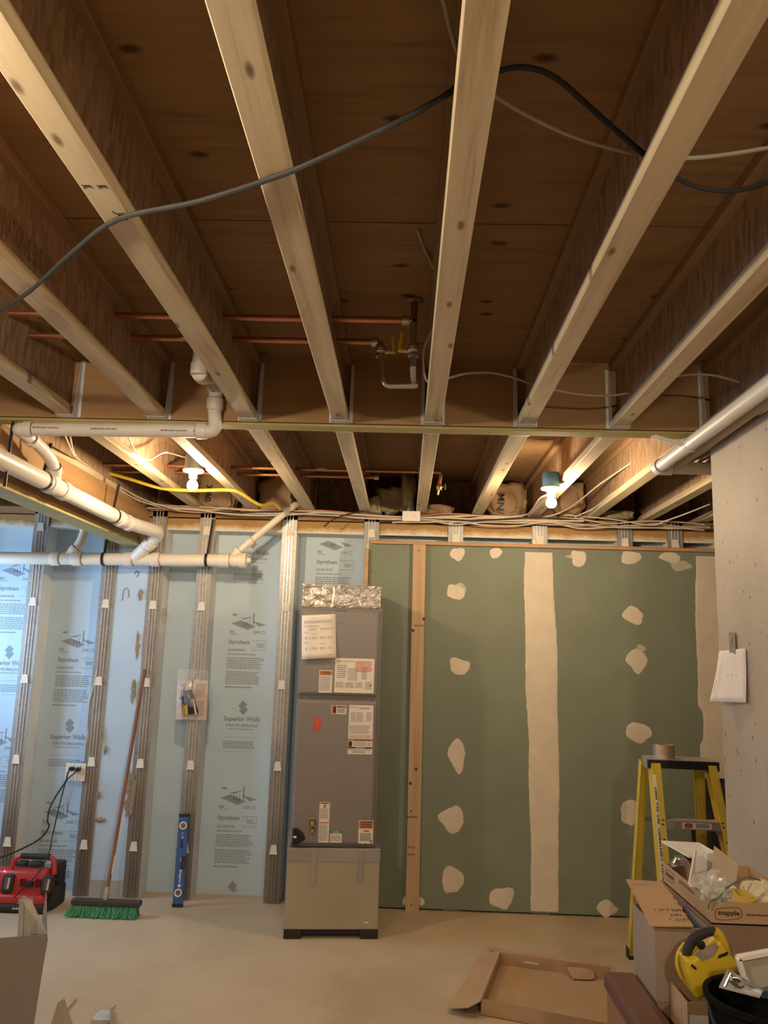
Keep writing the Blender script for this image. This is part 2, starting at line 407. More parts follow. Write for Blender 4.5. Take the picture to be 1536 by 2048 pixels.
for a, b in (((4.35, 1.25), (4.40, 2.2)), ((5.55, 1.25), (5.6, 2.2)), ((4.35, 1.25), (5.6, 1.3)), ((4.35, 2.15), (5.6, 2.2)), ((4.96, 1.25), (5.0, 2.2))): m.box((XL-.07, a[0], a[1]), (XL-.02, b[0], b[1]))
m.build('window_frame', M_WHT, wn)
m = MB(); m.box((XR, YB, 0), (XR+.1, YW, TZ)); struct(m.build('wall_right', M_PAINT), 'plain grey wall far right, out of frame')
m = MB(); m.box((XL, YB-.1, 0), (XR, YB, TZ)); struct(m.build('wall_front', M_PAINT), 'plain grey wall behind the camera')

# bearing wall of bare concrete on the right
WX, WE, WT = 1.309, 3.405, 2.595
m = MB(); m.bev((WX, YB, 0), (WX+.2, WE, WT), .006, 1); m.build('wall_bearing', M_CONC); struct(bpy.data.objects['wall_bearing'], 'bare concrete bearing wall at the right edge')

# ------------------------------------------------------------------- back wall
m = MB(); m.box((XL, FD+.05, 0), (XR, YW+.1, 2.62))
wall = struct(m.build('wall_back', M_PAINT), 'basement wall of grey steel-faced studs and blue foam panels')
ORG['wall_back'] = V(0, 0, 0)
STUDS = [-3.28, -2.678, -2.147, -1.804, -1.452, -.847, -.25, .359, .965, 1.574, 1.932, 2.27]
SW = .108
def stud_proto():
    m = MB(); m.box((-SW/2+.003, .006, .0), (SW/2-.003, .17, 2.53)); return m
sp = MB(); sp.box((-SW/2+.002, .004, 0), (SW/2-.002, .172, 2.53))
# steel strip with three raised ribs, profile swept up
prof = [(-SW/2, .004), (-SW/2, 0)]
for c in (-.022, 0, .022): prof += [(c-.0045, 0), (c-.003, -.006), (c+.003, -.006), (c+.0045, 0)]
prof += [(SW/2, 0), (SW/2, .004)]
cap_z = (.335, .88, 1.43, 1.975, 2.522)
for i, x in enumerate(STUDS):
    q = MB(); o = [p+V(x, D, 0) for p in sp.v]; q.add(o, sp.f, 0)
    st = q.build('stud', M_FOAMW, wall, label='pale foam sheathed side of the stud')
    q = MB(); n = len(prof); zt = 2.665
    dx = 0
    for z in (0.004, zt): q.v += [V(x+a, D+b, z) for a, b in prof]
    q.f += [(k, k+1, n+k+1, n+k) for k in range(n-1)]; q.mi += [1 if prof[k][1] < -.001 or prof[k+1][1] < -.001 else 0 for k in range(n-1)]
    q.build('steel_strip', [M_GALVD if i in (2, 3) else M_GALV, M_RIB_GLINT], st)
    for z in cap_z:
        if i >= 6 and z < 2.45: continue
        zz = z+(0 if i < 5 else .012)-(0.02 if z > 2.5 and i > 6 else 0)
        q = MB(); a, b, h = .017, .027, .03
        q.hexa([(x-b, D-.014, zz-h), (x+b, D-.014, zz-h), (x+b, D-.001, zz-h), (x-b, D-.001, zz-h), (x-a, D-.010, zz+h), (x+a, D-.010, zz+h), (x+a, D-.001, zz+h), (x-a, D-.001, zz+h)])
        q.build('cap', M_CAP, st)
# foam panels between studs, with the maker's print
U_, W_ = V(1, 0, 0), V(0, 0, 1)
def print_set(q, x0, wd, zs, y, clip):
    """print column of one foam panel: x0 left edge, zs = z of the 'Styrofoam' line of each repeat, clip = (xmin, xmax)"""
    o = lambda x, z: V(x, y, z)
    p = MB(); k = wd/.27
    for n, z in enumerate(zs):
        # slab diagram: two flat plates, bars and a tall column
        zc = z+.135
        p.add([o(x0+.0, zc), o(x0+.10*k, zc+.035), o(x0+.19*k, zc-.01), o(x0+.10*k, zc-.055)] if False else [o(x0, zc+.005), o(x0+.07*k, zc+.03), o(x0+.185*k, zc-.015), o(x0+.125*k, zc-.04)], [(0, 1, 2, 3)])
        p.add([o(x0+.155*k, zc+.03), o(x0+.175*k, zc+.022), o(x0+.262*k, zc-.0), o(x0+.205*k, zc-.012)], [(0, 1, 2, 3)])
        for bx, bh in ((.095, .025), (.115, .035), (.135, .05)): p.box(o(x0+bx*k, zc-.01)+V(0, 0, 0), o(x0+(bx+.004)*k, zc-.01+bh)+V(0, .0002, 0))
        p.box(o(x0+.160*k, zc), o(x0+.170*k, zc+.085)+V(0, .0002, 0)); p.add([o(x0+.06*k, zc+.04), o(x0+.13*k, zc+.055), o(x0+.16*k, zc+.06), o(x0+.10*k, zc+.035)], [(0, 1, 2, 3)])
        p.add([o(x0+.0, zc+.07), o(x0+.025*k, zc+.08), o(x0+.05*k, zc+.07), o(x0+.025*k, zc+.06)], [(0, 1, 2, 3)])
        text(p, 'R5', o(x0-.005, zc-.065), U_, W_, .035*k, .022); p.box(o(x0-.005, zc-.075), o(x0+.06*k, zc-.071)+V(0, .0002, 0))
        text(p, '250', o(x0+.165*k, zc-.065), U_, W_, .05*k, .02); p.ring(o(x0+.24*k, zc-.056), U_, W_, .010, .014, 14)
        text(p, 'Styrofoam', o(x0-.01, z-.018), U_, W_, .155*k, .042)
        text(p, 'SQUARE EDGE', o(x0-.013, z-.062), U_, W_, .125*k, .02)
        for a, b in (((.16, .018), (.265, .021)), ((.16, -.05), (.265, -.047)), ((.262, -.05), (.265, .021)), ((.195, -.015), (.197, .015))): p.box(o(x0+a[0]*k, z+a[1]), o(x0+b[0]*k, z+b[1])+V(0, .0002, 0))
        para(p, o(x0+.2*k, z-.002), U_, W_, .055*k, .03, 3, seed=n)
        para(p, o(x0-.013, z-.078), U_, W_, .21*k, .014, 1, seed=n)
        para(p, o(x0-.014, z-.105), U_, W_, .275*k, .085, 6, seed=n+3); para(p, o(x0-.016, z-.205), U_, W_, .262*k, .095, 7, seed=n+9); para(p, o(x0-.018, z-.312), U_, W_, .20*k, .018, 1, seed=n)
        zl = z-.46                                              # the double-diamond mark
        cx = x0+.125*k
        for sgn in (1, -1):
            p.add([o(cx-sgn*.004, zl+sgn*.052), o(cx+sgn*.03*1, zl+sgn*.022), o(cx+sgn*.016, zl+sgn*.008), o(cx-sgn*.002, zl+sgn*.024), o(cx-sgn*.014, zl+sgn*.012), o(cx+sgn*.014, zl-sgn*.014), o(cx+sgn*.002, zl-sgn*.024) , o(cx-sgn*.036, zl+sgn*.012)], [(0, 1, 2, 3), (0, 3, 4, 7), (4, 5, 6, 7)])
        text(p, 'Superior Walls', o(x0-.01, zl-.105), U_, W_, .262*k, .044)
        text(p, 'XTRA TEX INSULATION', o(x0+.005, zl-.135), U_, W_, .235*k, .02)
        text(p, 'www.superiorwalls.com', o(x0+.02, zl-.157), U_, W_, .19*k, .012)
        para(p, o(x0, zl-.205), U_, W_, .235*k, .004, 1, seed=n, rag=.02)
        para(p, o(x0-.005, zl-.235), U_, W_, .25*k, .055, 4, seed=n+5); para(p, o(x0-.005, zl-.305), U_, W_, .25*k, .004, 1, rag=.02)
    return p
bays = [(i, STUDS[i]+SW/2, STUDS[i+1]-SW/2) for i in range(len(STUDS)-1)]
PR = {0: (-3.02, [2.07, 1.47-.62, .0]), 1: (-2.52, [1.56+.0, .36]), 3: (-1.545, [1.715, .50]), 4: (-1.27, [2.93, 1.725, .50]), 5: (-.65, [2.33, 1.13]), 6: (-.05, [2.47]), 7: (.55, [2.475]), 8: (1.17, [2.48])}
for i, a, b in bays:
    yy = D+.006 if i == 2 else FD
    q = MB(); q.box((a-.001, yy, .0 if i != 2 else .11), (b+.001, FD+.05, 2.54))
    fp = q.build('foam_panel', M_FOAMW if False else M_FOAM, wall)
    if i == 2:
        q = MB(); q.box((a, yy-.003, 0), (b, FD+.05, .11)); q.build('footing', M_PAINT, wall)
        continue
    if i in PR:
        p = print_set(None, PR[i][0], .27, PR[i][1], yy-.0006, None)
        # clip the print to the panel
        g = MB()
        for f, mi in zip(p.f, p.mi):
            c = [p.v[k] for k in f]
            if min(q_.x for q_ in c) > a+.004 and max(q_.x for q_ in c) < b-.004 and .01 < min(q_.z for q_ in c) and max(q_.z for q_ in c) < 2.50: g.add(c, [tuple(range(len(c)))])
        if g.f: g.build('printing', M_INK, fp)
# handwriting and scuffs on the flush panel
q = MB(); q.tube(catmull([V(-2.035, D+.004, 2.0), V(-2.03, D+.004, 2.07), V(-2.005, D+.004, 2.09), V(-1.99, D+.004, 2.05), V(-1.995, D+.004, 2.02)]), .0025, 5)
q.tube(catmull([V(-1.96, D+.004, 2.19), V(-1.95, D+.004, 2.215), V(-1.93, D+.004, 2.2), V(-1.945, D+.004, 2.17)]), .003, 5); q.build('pen_mark', plain('blue_pen', (.14, .25, .36), .6, var=0), wall)
for (px, py, w_, h, sd) in ((282, 1190, 12, 30, 1), (276, 1290, 10, 60, 2), (268, 1380, 12, 50, 3), (262, 1570, 26, 60, 4), (258, 1610, 20, 40, 5), (203, 1470, 7, 40, 6), (330, 1225, 12, 22, 7), (196, 1590, 12, 16, 8), (210, 1500, 8, 20, 9), (200, 1640, 26, 10, 10)):
    rn = random.Random(sd); c = at_y(px, py, D-.0012); n = 22; q = MB()
    q.add([V(c.x+math.cos(2*PI*k/n)*w_*.0018*rn.uniform(.5, 1.15), D-(.0075 if px > 250 or py < 1480 else .001)-.001*(sd % 3), c.z+math.sin(2*PI*k/n)*h*.0018*rn.uniform(.6, 1.15)) for k in range(n)]+[c+V(0, -.009, 0)], [(k, (k+1) % n, n) for k in range(n)])
    q.build('mud_smear', plain('dried_mud', (.33, .25, .17), .9, var=.3, scale=40), wall)
# top band between the studs, sill plate, rim board behind
for i, a, b in bays:
    q = MB(); q.box((a, D+.012, 2.525), (b, FD+.05, 2.612)); q.build('top_band', M_BAND, wall)
q = MB(); q.box((XL, D-.0, 2.62), (XR, FD+.02, 2.67)); q.build('sill_plate', M_LVL, wall)
q = MB(); q.box((XL, FD+.13, 2.62), (XR, FD+.22, TZ+.03)); q.build('rim_board', M_WEB, wall)

# =================================================================== JOISTS, BEAMS
FW, FH = .073, .038
ordn = ['first', 'second', 'third', 'fourth', 'fifth', 'sixth', 'seventh', 'eighth', 'ninth', 'tenth']
def flange(y0, y1, z0, wd=FW):
    m = MB(); m.bev((-wd/2, y0, z0), (wd/2, y1, z0+FH), .003, 1); return m
def joist(name, k, y0, y1, label, hang_y, proto):
    x = X0+k*S; c = (y0+y1)/2
    j = thing('floor_joist', label, 'joist', (x, c, H))
    if proto is None:
        proto = {}
        ORG['tmp'] = V(0, 0, 0)
        f = flange(y0-c, y1-c, 0); proto['bottom_flange'] = (f, M_FL)
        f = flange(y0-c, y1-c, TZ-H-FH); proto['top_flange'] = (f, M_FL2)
        f = MB(); f.box((-.0055, y0-c, FH-.01), (.0055, y1-c, TZ-H-FH+.01)); proto['web'] = (f, M_WEB)
        hy = hang_y-c; s = 1 if hang_y > c else -1
        f = MB(); t = .0015
        # U-shaped hanger: seat under the flange, two tall side plates, flanges on the beam
        f.box((-FW/2-.004, hy-s*.055, -t-.0015), (FW/2+.004, hy, -.0012))
        for e in (1, -1):
            f.hexa([(e*(FW/2+.002), hy-s*.055, -.001), (e*(FW/2+.0045), hy-s*.055, -.001), (e*(FW/2+.0045), hy, -.001), (e*(FW/2+.002), hy, -.001), (e*(FW/2+.002), hy-s*.012, .27), (e*(FW/2+.0045), hy-s*.012, .27), (e*(FW/2+.0045), hy, .27), (e*(FW/2+.002), hy, .27)])
            f.box((e*(FW/2+.002), hy-s*.0018, 0), (e*(FW/2+.016), hy-s*.0003, .27))
        proto['joist_hanger'] = (f, M_HANG)
        proto = {n: (f.build(n, mt, None).data, mt) for n, (f, mt) in proto.items()}
        for n in list(proto):
            for o in [o for o in bpy.data.objects if o.data is proto[n][0]]: bpy.data.objects.remove(o)
    for n, (me, mt) in proto.items():
        o = bpy.data.objects.new(n, me); COL.objects.link(o); o.parent = j
    return j, proto
pr = None
fr_l = {-4: 'near-row wooden I-joist at the far left, above the white cross pipe',
        -3: 'near-row wooden I-joist second from left, just right of the leftmost one',
        -2: 'near-row wooden I-joist carrying two black K marks and the stapled black cable',
        -1: 'near-row wooden I-joist fourth from left, from top centre-left down to the beam',
        0: 'near-row wooden I-joist just left of the middle top, the black cable runs behind it',
        1: 'near-row wooden I-joist running to the upper right corner, sixth from left',
        2: 'near-row wooden I-joist at the right edge, seventh from left',
        3: 'near-row wooden I-joist mostly hidden above the white vent pipe at right'}
for k in range(-4, 4):
    j, pr = joist('f', k, -2.6, BY-.003, fr_l[k], BY-.0005, pr)
    if k == -2: J_K = j
    if k == -3: J_N = j
pr = None
bk_l = {-5: 'far-row wooden I-joist sitting above the left dropped beam',
        -4: 'far-row wooden I-joist second from left, over the yellow cable start',
        -3: 'far-row wooden I-joist lit by the left bulb fixed to its side',
        -2: 'far-row wooden I-joist fourth from left, right of the left bulb',
        -1: 'far-row wooden I-joist left of the white junction cover',
        0: 'far-row wooden I-joist ending above the white junction cover',
        1: 'far-row wooden I-joist left of the right bulb',
        2: 'far-row wooden I-joist lit by the right bulb beside it',
        3: 'far-row wooden I-joist with cream cable stapled along it, right of the right bulb',
        4: 'far-row wooden I-joist emerging behind the elbow of the right vent pipe',
        5: 'far-row wooden I-joist at the far right, nearly hidden behind the concrete wall'}
for k in range(-5, 6):
    j, pr = joist('b', k, BY+.0925, FD+.10, bk_l[k], BY+.0895, pr)
# pencilled K marks and stamped lettering on the joists
q = MB(); yk = at_z(190, 374, H).y
for xx in (-.030, .004): text(q, 'K', V(X0-2*S+xx, yk-.008, H-.0006), V(.1, 1, 0), V(1, 0, 0), .015, .022)
o = q.build('pencil_mark', M_INKD, J_K); 
q = MB(); yk = at_z(246, 432, H).y
q.bar(V(X0-2*S+.002, yk-.022, H-.0008), V(X0-2*S+.026, yk+.016, H-.0008), .003, .001); q.bar(V(X0-2*S+.004, yk-.012, H-.0008), V(X0-2*S+.024, yk-.016, H-.0008), .003, .001); q.build('cable_staple', M_INKD, J_K)
q = MB(); xf = X0-3*S+.0060; a, b = at_x(8, 432, xf), at_x(112, 540, xf)
text(q, 'NATIONAL BUILDING', V(xf, a.y, a.z-.05), V(0, 1, 0), W_, (b.y-a.y), .075); q.build('stamp', plain('faint_stamp', (.20, .12, .075), .8, var=0), J_N)
# main beam
bm_ = thing('ceiling_beam', 'laminated wooden ceiling beam crossing the room with joists hung on both sides', 'beam', (-1.3, BY, H))
for a, b in ((0, .0435), (.0445, .089)):
    q = MB(); q.box((-3.58, BY+a, H-.001), (1.6, BY+b, TZ)); q.build('ply', M_LVL, bm_)
q = MB(); q.bev((-3.58, BY+.002, H-.016), (1.6, BY+.087, H-.0035), .004, 1); q.build('bottom_plate', M_TREAT, bm_)
q = MB(); q.box((WX+.01, 3.0, WT+.001), (WX+.19, WE-.01, H-.004)); tag(q.build('bearing_block', M_TREAT), 'small wood bearing block on top of the concrete wall end', 'block')
# dropped beam on the left
DX, DZ = -1.88, 2.40
db = thing('dropped_beam', 'dropped wooden beam at left running to the back wall beside the thick drain pipe', 'beam', (DX, 4.5, DZ))
for i in range(3):
    q = MB(); q.box((DX-.045*(i+1)+.001, BY+.11, DZ), (DX-.045*i, D-.012, H-.003)); q.build('ply', M_LVLY, db)
q = MB(); q.bev((DX-.14, BY+.11, DZ-.016), (DX+.004, D-.03, DZ-.001), .003, 1); q.build('bottom_plate', M_TREAT, db)
# =================================================================== LAMPS
M_BULB = plain('glowing_bulb', (1, .9, .7), .2, var=0, emis=BULB_COL, es=BULB_W/(4*PI*PI*.03**2*1.15))
M_BULBF = plain('glowing_bulb_front', (1, .9, .7), .2, var=0, emis=BULB_COLF, es=BULB_F/(4*PI*PI*.03**2*1.15))
def lamp(loc, label, boxmat, jx):
    t = thing('ceiling_lamp', label, 'lamp', loc); x, y, z = loc         # loc = bottom of the box
    q = MB(); q.lathe([(0, .085), (.046, .085), (.05, .08), (.05, 0), (.0, 0)], loc, n=24); q.build('junction_box', boxmat, t, True)
    q = MB(); q.lathe([(0, -.001), (.058, -.001), (.060, -.006), (.056, -.012), (.03, -.016), (.024, -.03), (.023, -.05), (.0, -.05)], loc, n=28); q.build('lampholder', M_PORC, t, True)
    q = MB(); q.lathe([(.013, -.05), (.0135, -.058), (.02, -.066), (.0275, -.078), (.030, -.090), (.028, -.102), (.021, -.113), (.010, -.119), (0, -.120)], loc, n=20); q.build('bulb', M_BULBF if jx else M_BULB, t, True)
    return t
lamp((-1.203, 4.36, 2.665), 'bare bulb lamp at left with white plate fixed beside a joist', plain('grey_box_plastic', (.35, .42, .48), .5), 0)
lamp((.826, 4.52, 2.645), 'bare bulb lamp at right with blue round junction box', M_BLUE, 0)
lamp((-1.203, .95, 2.655), 'bare bulb lamp out of frame at the near left', M_BLUE, 1)
lamp((.826, -.6, 2.655), 'bare bulb lamp out of frame behind the camera on the right', M_BLUE, 1)
# =================================================================== WHITE DRAIN PIPES (left)
R3, R2 = .0445, .030
dp = thing('drain_pipe', 'white plastic drain pipe network at left, glued from pipes, elbows and wyes', 'pipe', (-1.8, 5.6, 2.24))
def seg(name, pts, r, fil=.05, mat=M_PVC, parent=dp, n=20, label=None):
    q = MB(); q.tube(fillet(pts, fil, 6) if len(pts) > 2 else pts, r, n); return q.build(name, mat, parent, True, label)
def sock(p, d, r, ln=.045, mat=M_PVC, parent=dp, name='coupling', prime=True):
    p, d = V(*p), V(*d).normalized(); q = MB()
    q.lathe([(r, -ln/2), (r+.0055, -ln/2), (r+.0065, -ln/2+.004), (r+.0065, ln/2-.004), (r+.0055, ln/2), (r, ln/2)], p, d, 22)
    o = q.build(name, mat, parent, True)
    if prime:
        q = MB(); q.lathe([(r+.0005, ln/2), (r+.0042, ln/2-.001), (r+.0042, ln/2+.003), (r+.0005, ln/2+.004)], p, d, 22); q.build('primer_ring', M_PRIME, o)
    return o
A = V(-3.4, 5.6, 2.262); B = at_y(486, 1121, 5.6); DR = (B-A).normalized()
on = lambda px: A+DR*((at_y(px, 1118, 5.6).x-A.x)/DR.x)
seg('main_pipe', [A, B], R3, mat=M_PVCC)
for px, l in ((112, .06), (155, .07), (258, .06), (312, .06), (450, .07)): sock(on(px), DR, R3, l, M_PVCC)
q = MB(); e = on(488); q.lathe([(R3, -.03), (R3+.009, -.03), (R3+.009, .018), (R3+.002, .02), (R3-.006, .022), (.022, .026), (.020, .05), (0, .05)], e, DR, 22); q.build('cleanout_plug', M_PVCC, dp, True)
# three branches
p0, p1, p2 = on(130), at_y(160, 1088, 5.6), at_y(170, 1060, 5.6); p3 = p2+V(0, 0, .12)
seg('branch_pipe', [p0, p1, p2, p3], R2, .07, M_PVCC); sock(p0.lerp(p1, .6), p1-p0, R2, .04, M_PVCC); sock(p2+V(0, 0, .015), (0, 0, 1), R2, .04, M_PVCC)
DA, DB = at_x(-30, 903, -1.795), at_x(262, 1049, -1.795); DB = DA+(DB-DA)*.985
E1 = at_y(322, 1064, 5.46); E2 = on(268)
DX_ = (DB-DA).normalized()
seg('branch_pipe', [DB-DX_*.1, DB+V(.03, .1, 0), E1, E1.lerp(E2, .6), E2], R3, .09); sock(E1.lerp(E2, .42), E2-E1, R3, .055)
seg('main_pipe', [DA-DX_*.6, DB], R3)
ond = lambda t: DA.lerp(DB, t)
for t, l in ((.345, .06), (.43, .07), (.90, .07), (.98, .07)): sock(ond(t), DX_, R3, l)
p0, p1 = on(455), at_y(592, 1008, 5.62)
seg('branch_pipe', [p0, p1, p1+V(.02, .1, .0)], .024, .04, M_PVCC); sock(p0.lerp(p1, .32), p1-p0, .024, .05, M_PVCC); sock(p0.lerp(p1, .88), p1-p0, .024, .05, M_PVCC); sock(p0.lerp(p1, .15), p1-p0, .027, .03, M_PVCC)
# cross pipe under the beam, its drop to the thick pipe, and the riser through the floor
YU = 3.42
C0, C1 = at_y(42, 858, YU), at_y(404, 862, YU)
seg('cross_pipe', [C0, C1], R2)
sock(C0+V(.035, 0, 0), (1, 0, 0), R2, .04); sock(C1, (-1, 0, 0), R2, .045)
L1 = ond(.385); K1 = at_y(83, 894, 3.70); K2 = L1+(K1-L1)*.45+V(.02, .0, .03)
seg('elbow', [C0+V(.02, 0, 0), C0-V(.012, 0, 0), K1, K2, L1], R2, .075)
sock(C0.lerp(K1, .55)+V(-.005, 0, 0), K1-C0, R2, .04); sock(L1.lerp(K2, .75), K2-L1, R2, .04)
U1 = at_y(433, 835, YU); U2 = V(U1.x, YU-.015, 2.80)
T1 = at_y(432, 752, 3.30); T2 = at_y(398, 748, 3.16); T3 = V(T2.x, 3.16, TZ)
U1.y = 3.375; U2 = V(U1.x, 3.375, 2.80); 
seg('elbow', [C1-V(.01, 0, 0), V(U1.x, YU, C1.z), V(U1.x, 3.375, 2.72)], R2, .055)
seg('riser_pipe', [V(U1.x, 3.375, 2.71), V(U1.x, 3.375, 2.87), T2+V(.0, .05, -.0), T2], R2, .05); sock(V(U1.x, 3.375, 2.74), (0, 0, 1), R2, .045); sock(V(U1.x, 3.375, 2.82), (0, 0, 1), R2, .045)
seg('riser_pipe', [T2-V(0, .01, .0), T2+V(0, -.005, .05), T3], R2, .03); sock(T2+V(0, 0, .02), (0, 0, 1), R2, .05)
# black hanger straps
for c, d in ((ond(.305), DX_), (ond(.835), DX_), (on(208), DR), (on(414), DR)):
    q = MB(); q.lathe([(R3+.001, -.010), (R3+.0035, -.010), (R3+.0035, .010), (R3+.001, .010)], c, d, 24)
    up = V(0, 0, 1); top = V(c.x+.02, c.y, min(H-.01, 2.66)) if c.y < 5.4 else V(c.x+.01, c.y+.06, 2.60)
    q.bar(c+up*(R3), top, .016, .002, ref=(0, 1, 0)); q.build('hanger_strap', M_BLK, dp)
q = MB(); q.bar(V(C0.x-.055, YU+.02, 2.36), V(C0.x-.05, YU+.02, 2.66), .014, .003); q.build('hanger_strap', M_BLK, dp)
# small black print along the cross pipe
q = MB()
for px in (70, 185, 325, 390): text(q, 'ASTM DWV 2 IN PVC', V(at_y(px, 862, YU).x, YU-R2-.0008, C1.z-.012), V(1, 0, 0), W_, .12 if px != 390 else .03, .007)
q.build('printing', M_INKD, dp)

# vent pipe along the concrete wall
vp = thing('vent_pipe', 'white plastic vent pipe with red print running under the joists above the concrete wall', 'pipe', (1.18, 3.0, 2.585))
VZ = 2.59; a = at_z(1318, 935, VZ); b = at_z(1536, 772, VZ); d = (b-a).normalized(); b = b+d*1.2
seg('main_pipe', [a, b], R2, parent=vp); seg('cross_pipe', [a+d*.0, a+V(.45, .0, .0)], R2, parent=vp)
sock(a+d*.02, d, R2, .05, parent=vp); sock(a+V(.035, 0, 0), (1, 0, 0), R2, .05, parent=vp)
q = MB(); nrm = V(-d.y, d.x, 0); nrm = (V(0, 0, -1)*.6+(nrm if nrm.x < 0 else -nrm)*.8).normalized()
for t in (.25, .5, .8): text(q, 'ASTM D2665 2 IN PVC DWV', a+d*(t+.2)+nrm*(R2+.001), -d, V(-.6*nrm.x, 0, 1), .2, .011)
q.build('printing', plain('red_print', (.45, .16, .14), .6, var=0), vp)
q = MB(); q.ring(a+d*.42, V(1, 0, 0), V(0, .3, 1), R2+.002, R2+.005); q.bar(a+d*.42+V(-.03, 0, .0), a+d*.30+V(-.12, 0, .07), .02, .003); q.build('hanger_strap', M_WHT, vp)
q = MB(); q.tube([a+V(.07, -.06, .0), b+V(.06, 0, .01)], .022, 12); tag(q.build('conduit_pipe', M_TAN), 'thin tan pipe running right beside the white vent pipe', 'pipe')

# =================================================================== COPPER WATER PIPES
cw = thing('copper_pipe', 'copper water pipes through the near joists with two yellow-handled valves', 'pipe', (-.6, 2.9, 2.88))
YA, YB2 = 2.80, 2.98
za = at_y(820, 641, YA).z; zb = at_y(750, 684, YB2).z
xa = at_y(828, 640, YA).x; xb = at_y(762, 684, YB2).x
RC = .0125
seg('pipe', [V(-3.2, YA, za), V(xa, YA, za)], RC, mat=M_CU, parent=cw, n=12)
seg('pipe', [V(-3.2, YB2, zb), V(xb, YB2, zb), V(xb, YB2, zb-.06)], RC, .02, mat=M_CU, parent=cw, n=12)
for x in (xa-.03,): sock((x, YA, za), (1, 0, 0), RC, .03, M_SOLD, cw, 'fitting', False)
sock((xb-.025, YB2, zb), (1, 0, 0), RC, .025, M_SOLD, cw, 'fitting', False)
seg('riser_pipe', [V(xa, YA, TZ), V(xa, YA, za-.01)], RC, mat=M_CUD, parent=cw, n=12)
q = MB(); q.lathe([(0, 0), (.03, 0), (.032, -.006), (.014, -.012), (0, -.012)], V(xa, YA, TZ), n=16); q.build('floor_flange', M_CUD, cw)
zl = at_y(770, 771, YB2).z; zr = at_y(831, 735, YA).z
seg('riser_pipe', [V(xa, YA, za), V(xa, YA, zr)], RC, mat=M_SOLD, parent=cw, n=12)
seg('loop_pipe', [V(xb, YB2, zb-.03), at_y(770, 771, YB2), at_y(833, 771, YB2), V(xa+.004, YB2, zr+.01), V(xa, YA, zr+.012)], RC, .025, mat=M_SOLD, parent=cw, n=12)
def valve(c, sx, y):
    q = MB(); q.lathe([(.013, -.022), (.02, -.022), (.02, -.012), (.016, -.008), (.024, 0), (.016, .008), (.02, .012), (.02, .022), (.013, .022)], c, (0, 0, 1), 14); q.cyl(c, c+V(sx*.034, 0, 0), .010, .008, 10)
    v = q.build('valve', M_SOLD, cw, True)
    q = MB(); p = c+V(sx*.030, 0, -.002); q.obox(p+V(sx*.007, 0, .002), V(.022, 0, 0), V(0, .018, 0), V(0, 0, .008)); q.obox(p+V(sx*.018, 0, .034), V(.010, 0, .0), V(0, .02, 0), V(-sx*.008, 0, .07)); q.build('valve_handle', M_YEL, v)
valve(V(xb, YB2, at_y(764, 704, YB2).z), 1, 0); valve(V(xa, YA, at_y(832, 702, YA).z), -1, 0)
cb = thing('copper_pipe', 'pair of thinner copper pipes under the far floor, ending at a small valve', 'pipe', (-.5, 4.8, 2.79))
z1 = 2.80; yb1 = at_z(600, 938, z1).y; yb2 = at_z(600, 951, z1).y
xe = at_z(884, 940, z1).x; xf = at_z(752, 950, z1).x
seg('pipe', [V(-2.6, yb1, z1), V(xe, yb1, z1), at_y(879, 968, yb1)], .011, .02, M_CU, cb, 12)
seg('pipe', [V(-2.6, yb2, z1), V(xf, yb2, z1)], .011, .02, M_CU, cb, 12); sock((xf+.002, yb2, z1), (1, 0, 0), .011, .03, M_SOLD, cb, 'pipe_cap', False)
c = at_y(879, 974, yb1)
q = MB(); q.lathe([(.01, -.02), (.017, -.02), (.017, -.008), (.021, 0), (.017, .008), (.013, .02), (0, .02)], c, n=14); q.cyl(c, c+V(.03, -.01, 0), .008, .006, 10); q.obox(c+V(.036, -.012, 0), V(.008, 0, 0), V(0, .012, 0), V(0, 0, .035)); q.cyl(c, c+V(-.01, .0, -.05), .008, .006, 10); q.build('valve', M_BRASS, cb, True)
q = MB(); p = at_z(643, 939, z1); q.box((p.x-.03, yb1-.0125, z1-.006), (p.x+.03, yb1-.0118, z1+.006)); q.build('tag', M_WHT, cb)

# =================================================================== CABLES
def cable(name, pts, r, mat, label, cat='cable', group=None, n=6, k=6):
    q = MB(); q.tube(catmull(pts, k), r, n); o = q.build(name, mat, None, True); return tag(o, label, cat, group)
HZ = H-.006
A2 = at_z(238, 438, HZ); A3 = at_z(556, 352, HZ)
cable('black_cable', [at_z(-60, 655, HZ+.02), at_z(0, 620, HZ), at_z(60, 582, HZ-.012), at_z(150, 500, HZ-.005), A2, at_z(400, 402, HZ-.01), A3, at_z(640, 318, HZ-.0), at_z(780, 252, 2.70), at_z(880, 198, 2.73), at_y(935, 160, 1.42), at_y(995, 142, 1.42), at_y(1050, 135, 1.44), at_y(1110, 155, 1.47), at_y(1180, 215, 1.52), at_y(1240, 268, 1.57), at_y(1300, 318, 1.62), at_y(1350, 355, 1.70), at_y(1400, 376, 1.74), at_y(1450, 382, 1.76), at_y(1500, 376, 1.78), at_y(1560, 355, 1.80)], .0062, M_RUB, 'black cable slung beneath the near joists from left edge to right edge', n=8)
cable('grey_cable', [at_y(870, -40, 1.25), at_y(888, 5, 1.30), at_y(900, 55, 1.36), at_y(918, 110, 1.44), at_y(950, 160, 1.50), at_y(990, 192, 1.54), at_y(1050, 228, 1.58), at_y(1140, 270, 1.63), at_y(1230, 298, 1.66), at_y(1300, 312, 1.68), at_y(1380, 316, 1.70), at_y(1460, 308, 1.72), at_y(1560, 292, 1.74)], .005, M_WIREG, 'grey cable sagging through the near joists at upper right', n=8)
